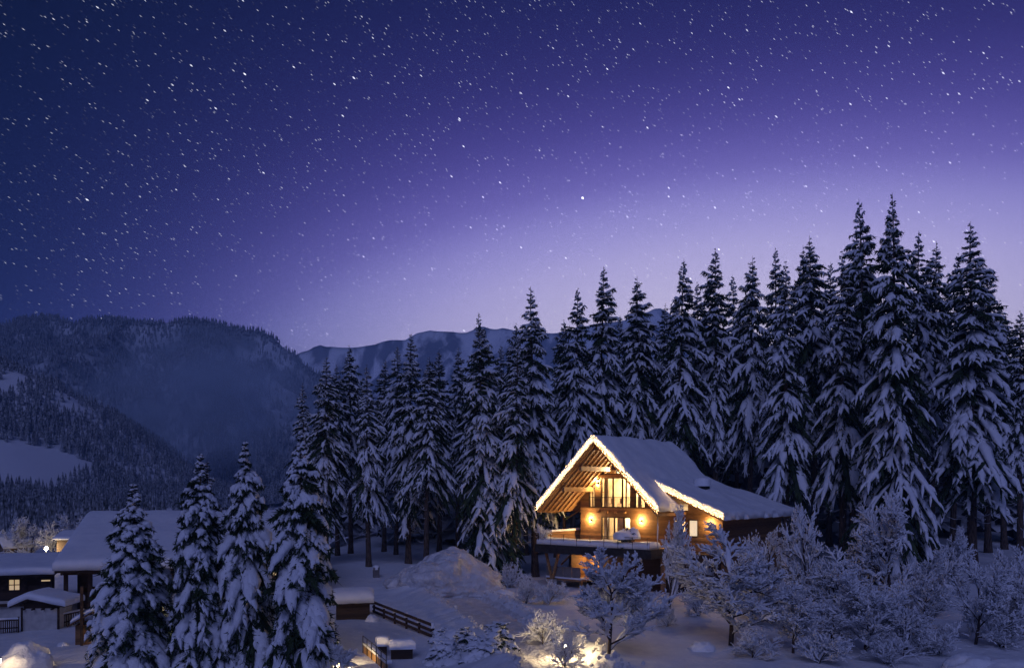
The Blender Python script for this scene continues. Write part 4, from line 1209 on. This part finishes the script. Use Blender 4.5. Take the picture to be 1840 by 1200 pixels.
AN = empty('farm_annex', farm(-11.5, 0), FA)
tag(AN, 'low timber annex with snowy roof and one lit lattice window at the left edge', 'house')
roof_prism(0, 11.35, [(.3, 2.75), (6, 3.42), (12, 2.75), (12, 2.95), (6, 3.62), (.3, 2.95)]).build('roof', DKWOOD, AN)
snow_slab('roof_snow', lambda s, t: 2.95 + .1175 * ((t - .3) if t < 6 else (12.0 - t) * .95), (-.1, 11.45, 22), lambda s: .1, lambda s: 12, .5, SNOW_ROOF, AN, 34, 25, .05, .08, .3)
b_ = MB(); b_.box(.2, 11.1, 1.5, 1.75, .95, 2.92); b_.build('timber_wall', DKWOOD, AN)
b_ = MB(); b_.box(.2, 11.1, 1.45, 1.75, -1.0, .94); b_.build('plaster_wall', PLASTER, AN)
b_ = MB(); b_.box(.2, 11.1, 1.2, 1.44, .55, .75); b_.build('wall_beam', DKBEAM, AN)
x = 8.55
f_ = MB()
for a, b in (((x - .36, 1.7), (x + .36, 1.7)), ((x + .36, 1.7), (x + .36, 2.5)), ((x + .36, 2.5), (x - .36, 2.5)), ((x - .36, 2.5), (x - .36, 1.7)), ((x, 1.7), (x, 2.5)), ((x - .36, 2.1), (x + .36, 2.1))):
    f_.beam((a[0], 1.46, a[1]), (b[0], 1.46, b[1]), .06, .05, (0, 1, 0))
fo = f_.build('window', FRAME, AN)
g = MB(); g.box(x - .35, x + .35, 1.47, 1.48, 1.71, 2.49); g.build('pane', LITWIN, fo)
for sx_ in (-.62, .62):
    b_ = MB(); b_.box(x + sx_ - .2, x + sx_ + .2, 1.42, 1.48, 1.68, 2.52); b_.build('shutter', DKBEAM, AN)
x = 10.6
f_ = MB(); f_.box(x - .36, x + .36, 1.44, 1.49, 1.75, 2.5); fo = f_.build('window', FRAME, AN)
g = MB(); g.box(x - .3, x + .28, 1.425, 1.435, 2.3, 2.4); g.build('pane', LITWIN, fo)
for xx in np.arange(.3, 11, .9):
    b_ = MB(); b_.beam((xx, .36, 2.68), (xx, 1.6, 2.88), .1, .14); b_.build('rafter_end', DKBEAM, AN)

# white plastered hut before the annex
HU = empty('plaster_hut', W(72, 880, 53)[:2] + (-.25,), R_(6), .86)
tag(HU, 'small white plastered hut with a crooked snow topped roof in the farmyard', 'hut')
b_ = MB(); b_.box(-1.25, 1.25, 0, 2.6, -.4, 1.68); b_.build('plaster_wall', PLASTER, HU)
b_ = MB(); b_.prism([(-1.2, 1.69), (1.2, 1.69), (1.2, 1.85), (-.6, 2.35), (-1.2, 2.1)], .05, 2.5); b_.build('gable_board', DKWOOD, HU)
def hro(x): return 2.42 - (.36 * (-.62 - x) * 1.25 if x < -.62 else .235 * (x + .62))
b_ = MB(); b_.prism([(-1.95, hro(-1.95)), (-.62, hro(-.62)), (2.0, hro(2.0)), (2.0, hro(2) + .1), (-.62, hro(-.62) + .1), (-1.95, hro(-1.95) + .1)], -.6, 3.0); b_.build('roof', DKBEAM, HU)
snow_slab('roof_snow', lambda s, t: hro(s) + .1, (-2.05, 2.1, 22), lambda s: -.7, lambda s: 3.0, .5, SNOW_ROOF, HU, 12, 35, .06, .06, .3)
for xx in (-1.1, -.4, .3, 1.0):
    b_ = MB(); b_.box(xx - .05, xx + .05, -.45, -.01, 1.60, 1.72); b_.build('rafter_end', DKBEAM, HU)
b_ = MB(); b_.box(1.26, 1.38, -.05, .1, -.4, 1.75); b_.build('corner_post', DKBEAM, HU)
b_ = MB(); b_.box(-1.38, -1.26, -.05, .1, -.4, 1.75); b_.build('corner_post', DKBEAM, HU)

# brown hut half hidden by the first spruce
BH = empty('wooden_hut', W(165, 880, 48)[:2] + (-.3,), R_(14))
tag(BH, 'low brown wooden hut half hidden behind the leftmost garden spruce', 'hut')
b_ = MB(); b_.box(-.9, 1.0, 0, 1.8, -.3, 1.25); b_.build('board_wall', LOG, BH)
b_ = MB(); b_.prism([(-1.25, 1.2), (.1, 2.0), (1.4, 1.2), (1.4, 1.3), (.1, 2.1), (-1.25, 1.3)], -.4, 2.2); b_.build('roof', DKBEAM, BH)
snow_slab('roof_snow', lambda s, t: 2.08 - .6 * math.sqrt((s - .1) ** 2 + .02), (-1.1, 1.35, 16), lambda s: -.2, lambda s: 2.1, .3, SNOW_ROOF, BH, 8, 45, .05, .05, .25)
b_ = MB(); b_.box(-.55, -.41, -.35, -.21, -.3, 3.6); b_.build('post', DKBEAM, BH)
b_ = MB(); b_.box(.75, .87, -.35, -.23, -.3, 2.8); b_.build('post', DKBEAM, BH)

def picket_fence(x0, y0, x1, y1, n, lab):
    L = math.hypot(x1 - x0, y1 - y0)
    e = empty('picket_fence', (x0, y0, GZ((x0 + x1) / 2, (y0 + y1) / 2)), math.atan2(y1 - y0, x1 - x0)); tag(e, lab, 'fence')
    b = MB(); b.box(-.05, .05, -.05, .05, -.3, 1.05); p0 = b.build('post', DKBEAM, e)
    p1 = p0.copy(); p1.location = (L, 0, 0); link(p1, e)
    for z in (.3, .8):
        b = MB(); b.box(.05, L - .05, -.02, .02, z, z + .08); b.build('rail', DKBEAM, e)
    b = MB(); b.box(-.035, .035, -.045, -.022, .05, .98); pk = None
    for k in range(n):
        xx = .12 + (L - .24) * k / (n - 1)
        if pk is None: pk = b.build('picket', DKBEAM, e); pk.location = (xx, 0, 0)
        else:
            o = pk.copy(); o.location = (xx, 0, 0); link(o, e)
    snow_slab('snow_line', lambda s, t: .9, (.0, L, 10), lambda s: -.06, lambda s: .05, .14, SNOW, e, 2, x0, .02, .04, .04)
    return e
picket_fence(*W(112, 0, 54)[:2], *W(150, 0, 56)[:2], 9, 'short picket fence right of the white hut')
picket_fence(*W(-6, 0, 52)[:2], *W(33, 0, 52.5)[:2], 9, 'short snowy picket fence left of the white hut')

# far huts and the yard lamp
FH = empty('far_hut', W(0, 880, 100)[:2] + (.1,), R_(-30), .7); tag(FH, 'small far hut with a steep blue snow roof at the left edge', 'hut')
hb = 4.4
b_ = MB(); b_.prism([(-1.7, -5), (1.7, -5), (1.7, hb - 1.6), (0, hb - .1), (-1.7, hb - 1.6)], 0, 4); b_.build('board_wall', plank_mat('hut boards', (.12, .08, .05), (.26, .18, .11), .25), FH)
snow_slab('roof_snow', lambda s, t: hb - .95 * math.sqrt(s * s + .04) + .02, (-2.2, 2.2, 14), lambda s: -.6, lambda s: 4.4, .32, SNOW_ROOF, FH, 8, 55, .04, .04, .2)
b_ = MB(); b_.box(-1.9, 1.9, -.12, -.01, 1.0, 1.9); b_.build('balcony_front', DKWOOD, FH)
b_ = MB(); b_.box(-.35, .35, -.05, -.005, 2.3, 3.0); b_.build('window', FRAME, FH)
FS = empty('far_shed', W(118, 880, 96)[:2] + (GZ(*W(118, 0, 96)[:2]),), R_(8)); tag(FS, 'far shed with a flat snowy roof tucked behind the big roof edge', 'shed')
b_ = MB(); b_.box(-1.0, 4, 0, 4, -.6, 3.1); b_.build('board_wall', MATS['hut boards'], FS)
b_ = MB(); b_.box(-1.3, 4.3, -.4, 4.4, 3.1, 3.25); b_.build('roof', DKBEAM, FS)
snow_slab('roof_snow', lambda s, t: 3.25 + .25 * t * (1 if t < 2.2 else 0) + (.55 if t >= 2.2 else 0), (-1.35, 4.35, 10), lambda s: -.45, lambda s: 4.4, .35, SNOW_ROOF, FS, 10, 65, .04, .05, .2)

def glow_mat(watts):
    nm = f'lamp glass {watts}'
    return MATS.get(nm) or mat(nm, (1, .9, .7), .4, .3, 0, (1.0, .72, .38), watts * 3.0)
def bollard(px, py, Yv, h, watts, lab, group=None, glow=1.0, zz=None):
    x, y, _ = W(px, py, Yv)
    z = GZ(x, y) if zz is None else zz
    e = empty('garden_lamp', (x, y, z)); tag(e, lab, 'lamp', group)
    b = MB(); b.tube([(0, 0, -.3), (0, 0, h)], .05, 8); b.build('post', STEEL, e, True)
    b = MB(); b.tube([(0, 0, h), (0, 0, h + .02), (0, 0, h + .2), (0, 0, h + .22)], [.05, .085, .085, .05], 10); b.build('lamp_glass', glow_mat(watts), e, True)
    b = MB(); b.tube([(0, 0, h + .225), (0, 0, h + .25), (0, 0, h + .31)], [.13, .13, .03], 10); b.build('cap', STEEL, e)
    return e
bollard(1016, 0, 43.0, .7, 300, 'lit garden lamp hidden behind the glowing shrub left of the pale fruit tree')
bollard(322, 0, 42.6, .9, 420, 'lit garden lamp among the lower boughs of the garden spruces')
bollard(-2, 0, 38.6, .7, 40, 'lit garden lamp at the bottom left corner beside the rounded snow mound')
bollard(602, 0, 40.9, .35, 220, 'lit garden lamp at the foot of the snow clotted shrub')
YL = empty('yard_lamp', W(83, 880, 95)[:2] + (GZ(*W(83, 0, 95)[:2]),)); tag(YL, 'bright yard lamp shining over the annex roof before frosted trees', 'lamp')
hz_ = W(83, 985, 95)[2] - YL.location.z
b_ = MB(); b_.tube([(0, 0, -.3), (0, 0, hz_ - .15)], .06, 8); b_.build('post', STEEL, YL, True)
b_ = MB(); b_.tube([(0, 0, hz_ - .2), (0, 0, hz_ - .12), (0, 0, hz_ + .12), (0, 0, hz_ + .2)], [.06, .16, .16, .06], 12); b_.build('lamp_glass', mat('yard lamp glass', (1, .9, .7), .4, .3, 0, (1, .76, .44), 240.0), YL, True)
b_ = MB(); b_.tube([(0, 0, hz_ + .22), (0, 0, hz_ + .3)], [.26, .05], 12); b_.build('cap', STEEL, YL, True)
# ------------------------------------------------------------------ things along the lane
# snow pile
pile = mound('snow_pile', (-6.0, 71.0, -.1), 5.6, 4.4, 3.55, SNOW_ROUGH, 3, .26, 150, 80, .05, None, 1.6, .2)
tag(pile, 'tall peaked heap of ploughed snow at the end of the lane', 'snow pile')
tp_ = mound('snow_block', (-.1, -.2, 3.1), .42, .4, .55, SNOW_ROUGH, 8, .3, 14, 6, .05, pile, .5)
rr = random.Random(9)
for k in range(170):
    a = rr.uniform(0, 6.28); q = rr.uniform(.15, 1.0) ** .7
    r0 = rr.uniform(.08, .38)
    if k == 0 or k % 5 == 0:
        base = mound('snow_lump', (0, 0, 0), 1, 1, .9, SNOW_ROUGH, k, .35, 9, 4, .1, pile, .8)
        lump = base
    else:
        lump = base.copy(); link(lump, pile)
    q2 = q
    lump.location = (4.6 * q2 * math.cos(a), 3.9 * q2 * math.sin(a), max(0, 3.3 * (1 - q2) ** 1.0 * .86 - .1)); lump.scale = (r0, r0, r0); lump.rotation_euler = (0, 0, a)
# clods thrown up along the ploughed edges
import bmesh
bm_ = bmesh.new()
for k in range(420):
    yy = rr.uniform(34, 70); sd2 = rr.random() < .5
    xx = float(ridge_x(yy)) + (rr.gauss(.25, .35) if sd2 else rr.gauss(5.6, .5))
    r0 = rr.uniform(.04, .16) * (1.4 if rr.random() < .1 else 1)
    ret = bmesh.ops.create_icosphere(bm_, subdivisions=1, radius=r0, matrix=Matrix.Translation((xx, yy, GZ(xx, yy) + r0 * .3)))
    for v_ in ret['verts']: v_.co += Vector((rr.uniform(-.3, .3), rr.uniform(-.3, .3), rr.uniform(-.3, .3))) * r0
me_ = D.meshes.new('snow_clods'); bm_.to_mesh(me_); bm_.free()
tag(obj('snow_clods', me_, SNOW_ROUGH), 'small clods of ploughed snow along both edges of the lane', 'snow clods', kind='stuff')
# shed with the snow cap
SHD = empty('garden_shed', W(634, 880, 56.5)[:2] + (GZ(*W(634, 0, 56.5)[:2]) - .05,), R_(12)); tag(SHD, 'small dark wooden shed under a thick rounded snow cap beside the rail fence', 'shed')
b_ = MB(); b_.box(-1.15, 1.15, -.7, .9, -.3, 1.15); b_.build('board_wall', DKWOOD, SHD)
b_ = MB(); b_.prism([(-1.4, 1.12), (1.4, 1.12), (1.4, 1.22), (-1.4, 1.22)], -1.0, 1.2); b_.build('roof', DKBEAM, SHD)
snow_slab('roof_snow', lambda s, t: 1.22 + .28 * (1 - abs(t - .1) / 1.2), (-1.45, 1.45, 14), lambda s: -1.08, lambda s: 1.25, .72, SNOW_ROOF, SHD, 12, 75, .06, .05, .5)
# rail fence
fa = Vector(W(672, 0, 59.0)[:2] + (0,)); fb = Vector(W(778, 0, 47.5)[:2] + (0,))
FE = empty('rail_fence', (fa.x, fa.y, GZ(fa.x, fa.y)), math.atan2(fb.y - fa.y, fb.x - fa.x)); tag(FE, 'dark three rail wooden fence running from the small shed towards the lane', 'fence')
Lf = (fb - fa).length
nsec = 5
def fgz(k):
    return (GZ(fb.x, fb.y) - GZ(fa.x, fa.y)) * k / nsec
for k in range(nsec + 1):
    b_ = MB(); b_.box(-.06, .06, -.05, .07, -.4, .86); o = b_.build('post', DKBEAM, FE); o.location = (Lf * k / nsec, 0, fgz(k))
    mound('snow_cap', (Lf * k / nsec, 0, fgz(k) + .85), .12, .12, .09, SNOW, k, .2, 10, 4, 0, FE, .6)
for k in range(nsec):
    for z in (.14, .46, .80):
        b_ = MB(); b_.beam((Lf * k / nsec + .02, -.09, fgz(k) + z), (Lf * (k + 1) / nsec - .02, -.09, fgz(k + 1) + z), .07, .17); b_.build('rail', DKBEAM, FE)
# utility box at the wood's edge
UB = empty('utility_box', W(676, 880, 78)[:2] + (GZ(*W(676, 0, 78)[:2]) - .05,), .3); tag(UB, 'grey utility box standing in the snow before the forest edge', 'box')
b_ = MB(); b_.box(-.3, .3, -.25, .25, -.2, 1.05); b_.build('cabinet', PANEL, UB, bevel=.03)
b_ = MB(); b_.box(-.27, .27, -.265, -.252, .08, .98); b_.build('door', PANEL, UB)
mound('snow_cap', (0, 0, 1.05), .34, .3, .22, SNOW, 2, .15, 14, 6, 0, UB, .6)
# planters
for (px_, Yv, w_, lab) in ((687, 43.8, .5, 'small dark planter under a ball of snow near the stair railing'), (722, 43.0, 1.15, 'long dark planter box under a bulging snow cap at the bottom edge')):
    x, y, _ = W(px_, 0, Yv)
    e = empty('planter_box', (x, y, GZ(x, y) - .02), R_(8)); tag(e, lab, 'planter')
    b_ = MB(); b_.box(-w_ / 2, w_ / 2, -.3, .3, -.2, .5); b_.build('box', DKWOOD, e)
    b_ = MB(); b_.box(-w_ / 2 - .03, w_ / 2 + .03, -.33, .33, .5, .55); b_.build('rim', DKBEAM, e)
    snow_slab('snow_cap', lambda s, t: .55, (-w_ / 2 - .12, w_ / 2 + .12, 12), lambda s: -.42, lambda s: .42, .52, SNOW, e, 8, px_, .07, .09, .22)
# stair railing
ra = Vector(W(652, 0, 44.5)[:2] + (0,)); rb = Vector(W(694, 0, 39.5)[:2] + (0,))
RL = empty('stair_railing', (ra.x, ra.y, GZ(ra.x, ra.y)), math.atan2(rb.y - ra.y, rb.x - ra.x)); tag(RL, 'thin metal stair railing with snowy boards, lit warm at the bottom edge', 'railing')
Lr = (rb - ra).length
for k in range(6):
    b_ = MB(); b_.box(Lr * k / 5 - .02, Lr * k / 5 + .02, -.02, .02, -.4, .95); b_.build('post', STEEL, RL)
for z in (.93, .6):
    b_ = MB(); b_.box(0, Lr, -.015, .015, z, z + .03); b_.build('rail', STEEL, RL)
b_ = MB(); b_.box(.02, Lr, .03, .08, -.3, .45); b_.build('board', BEAM, RL)
snow_slab('snow_line', lambda s, t: .45, (0, Lr, 14), lambda s: .0, lambda s: .3, .2, SNOW, RL, 3, 5, .03, .06, .08)
# evergreen shrubs at the bottom
DP = spruce(81, 1.4, 1.0, 0.0, .15, 9, 6, 2.3, .97, patch=.2, dead=0, droop=1.1, taper=.5, needles=14)
DP2 = spruce(82, 1.5, .85, 0.0, .15, 9, 6, 1.7, .95, patch=.3, dead=0, droop=.9, taper=.5, needles=16)
for (px_, pyb, v, sc, lab) in ((800, 1192, DP, 1.0, 'spreading dwarf evergreen weighed down with snow at the bottom edge'), (834, 1182, DP2, .95, 'dark dwarf evergreen behind the spreading one'),
                               (893, 1192, DP2, 1.05, 'green dwarf evergreen beside the lane edge, rightmost of the group'), (868, 1200, DP, .8, 'low snow filled dwarf evergreen between the lane and the spreading one'),
                               (795, 1160, DP, .62, 'small dwarf evergreen at the lower end of the rail fence')):
    Yv = CAMZ * F / (pyb - 880); x = (px_ - 920) / F * Yv
    plant('dwarf_evergreen', v, (x, Yv, GZ(x, Yv) - .05), px_ * .3, (sc * 1.35, sc * 1.2, sc * .8), lab, 'shrub', 'dwarf evergreens at the lane')
for (px_, pyb, rx, ry, rz_, nm, lab, cat) in (
        (48, 1200, 1.35, 1.2, 1.25, 'snow_mound', 'rounded mound of snow glowing warm at the bottom left corner', 'snow mound'),
        (1745, 1206, 1.35, 1.0, .95, 'snow_boulder', 'snow capped boulder at the bottom right', 'boulder'),
        (1840, 1212, 2.3, 1.3, .75, 'snow_boulder', 'broad snow capped boulder cut off by the bottom right corner', 'boulder'),
        (905, 1072, .8, .7, .45, 'snow_mound', 'snow lump beside the bare trunks at the lane end', 'snow mound'),
        (1262, 1168, .8, .7, .5, 'snow_mound', 'low snow hump left of the wide fruit tree trunk', 'snow mound'),
        (824, 1168, 1.0, .7, .6, 'snow_mound', 'snow hump on the bank between the dwarf evergreens', 'snow mound'),
        (113, 1152, .35, .3, .25, 'snow_mound', 'small snow lump in the farmyard before the brown hut', 'snow mound'),
        (668, 1115, .45, .45, .5, 'snow_mound', 'snow lump at the corner of the small shed', 'snow mound')):
    Yv = CAMZ * F / (pyb - 880); x = (px_ - 920) / F * Yv
    o = mound(nm, (x, Yv, GZ(x, Yv) - .05), rx, ry, rz_, SNOW, px_, .22, 36, 14, .02, None, .9)
    tag(o, lab, cat)

# ------------------------------------------------------------------ stars
rg = np.random.default_rng(77)
NS = 62000
RS = 30000.0
v = rg.normal(0, 1, (NS * 4, 3)); v /= np.linalg.norm(v, axis=1, keepdims=True)
v = v[(v[:, 2] > 0.02) & (v[:, 1] > -0.3)][:NS]
NS = len(v)
d0 = np.array([0, .93, .36]); d0 /= np.linalg.norm(d0)
t0_ = np.array([.76, .2, -.6]); t0_ -= d0 * t0_.dot(d0); t0_ /= np.linalg.norm(t0_)
pole = np.cross(d0, t0_)
mag = rg.random(NS) ** 40
bright = 0.05 + 0.95 * rg.random(NS) ** 3.4 + 1.2 * mag
hl = (1.9 + .5 * rg.random(NS) + .7 * mag) / F * RS
hw = (0.38 + 0.1 * rg.random(NS) + .6 * mag) / F * RS
# one bright planet
pd = np.array([(1047 - 920) / F, 1.0, (880 - 356) / F]); pd /= np.linalg.norm(pd)
v = np.vstack([v, pd[None]]); bright = np.append(bright, 4.0); hl = np.append(hl, 2.3 / F * RS); hw = np.append(hw, 1.8 / F * RS)
tg = np.cross(np.broadcast_to(pole, v.shape), v); tg /= np.linalg.norm(tg, axis=1, keepdims=True)
sd_ = np.cross(v, tg)
C_ = v * RS + np.array([0, 0, CAMZ])
V = np.stack([C_ + tg * hl[:, None], C_ + sd_ * hw[:, None], C_ - tg * hl[:, None], C_ - sd_ * hw[:, None], C_ - v * hw[:, None]], 1).reshape(-1, 3)
b5 = np.arange(len(v)) * 5
T = np.concatenate([np.stack([b5 + i, b5 + (i + 1) % 4, b5 + 4], -1) for i in range(4)])
STAR = D.materials.new('starlight'); STAR.use_nodes = True
STAR.node_tree.nodes.clear()
_o = STAR.node_tree.nodes.new('ShaderNodeOutputMaterial'); _e = STAR.node_tree.nodes.new('ShaderNodeEmission'); _a = STAR.node_tree.nodes.new('ShaderNodeAttribute')
_a.attribute_name = 'shade'; _t = STAR.node_tree.nodes.new('ShaderNodeBsdfTransparent'); _ad = STAR.node_tree.nodes.new('ShaderNodeAddShader')
_e.inputs[0].default_value = (.86, .88, 1.0, 1)
STAR.node_tree.links.new(_a.outputs['Fac'], _e.inputs[1]); STAR.node_tree.links.new(_e.outputs[0], _ad.inputs[0]); STAR.node_tree.links.new(_t.outputs[0], _ad.inputs[1])
STAR.node_tree.links.new(_ad.outputs[0], _o.inputs[0])
STAR.cycles.emission_sampling = 'NONE'
st = obj('stars', np_mesh('stars', V, None, T, smooth=False, attr=np.repeat(bright, 5)), STAR)
tag(st, 'countless bright stars scattered over the purple night sky', 'stars', kind='stuff')

# ------------------------------------------------------------------ mist rising from the valley
MI_ = D.materials.new('mist'); MI_.use_nodes = True
nt_ = MI_.node_tree; nt_.nodes.clear()
_o = nt_.nodes.new('ShaderNodeOutputMaterial'); _v = nt_.nodes.new('ShaderNodeVolumePrincipled')
_v.inputs['Color'].default_value = (.64, .80, 1.0, 1); _v.inputs['Anisotropy'].default_value = -0.55
_tc = nt_.nodes.new('ShaderNodeTexCoord'); _ln = nt_.nodes.new('ShaderNodeVectorMath'); _ln.operation = 'LENGTH'
nt_.links.new(_tc.outputs['Object'], _ln.inputs[0])
_mr = nt_.nodes.new('ShaderNodeMapRange'); _mr.interpolation_type = 'SMOOTHSTEP'
nt_.links.new(_ln.outputs['Value'], _mr.inputs[0]); _mr.inputs[1].default_value = 1.0; _mr.inputs[2].default_value = .1; _mr.inputs[3].default_value = 0.0; _mr.inputs[4].default_value = 1.0
_nz = nt_.nodes.new('ShaderNodeTexNoise'); _nz.inputs['Scale'].default_value = 2.6; _nz.inputs['Detail'].default_value = 3
nt_.links.new(_tc.outputs['Object'], _nz.inputs['Vector'])
_m2 = nt_.nodes.new('ShaderNodeMapRange'); nt_.links.new(_nz.outputs[0], _m2.inputs[0]); _m2.inputs[1].default_value = .28; _m2.inputs[2].default_value = .85
_mm = nt_.nodes.new('ShaderNodeMath'); _mm.operation = 'MULTIPLY'; nt_.links.new(_mr.outputs[0], _mm.inputs[0]); nt_.links.new(_m2.outputs[0], _mm.inputs[1])
_m3 = nt_.nodes.new('ShaderNodeMath'); _m3.operation = 'MULTIPLY'; nt_.links.new(_mm.outputs[0], _m3.inputs[0]); _m3.inputs[1].default_value = .055
nt_.links.new(_m3.outputs[0], _v.inputs['Density']); nt_.links.new(_v.outputs[0], _o.inputs['Volume'])
me_ = D.meshes.new('mist'); 
import bmesh
bm_ = bmesh.new(); bmesh.ops.create_icosphere(bm_, subdivisions=3, radius=1.0); bm_.to_mesh(me_); bm_.free()
me_.materials.append(MI_)
mi_o = link(D.objects.new('mist', me_)); mi_o.location = (-300, 760, 92); mi_o.scale = (140, 80, 82); mi_o.rotation_euler = (0, R_(-10), 0)
tag(mi_o, 'pale mist drifting up from the valley before the mountain', 'mist', kind='stuff')

# ------------------------------------------------------------------ haze
HZ = D.materials.new('haze'); HZ.use_nodes = True
HZ.node_tree.nodes.clear()
_o = HZ.node_tree.nodes.new('ShaderNodeOutputMaterial'); _v = HZ.node_tree.nodes.new('ShaderNodeVolumePrincipled')
_v.inputs['Color'].default_value = (.34, .58, 1.0, 1); _v.inputs['Density'].default_value = 2.0e-4; _v.inputs['Anisotropy'].default_value = -0.35
HZ.node_tree.links.new(_v.outputs[0], _o.inputs['Volume'])
b_ = MB(); b_.box(-4600, 4600, -4600, 4600, -12, 610)
hz_o = b_.build('haze', HZ); tag(hz_o, 'thin evening haze filling the valley', 'haze', kind='stuff')
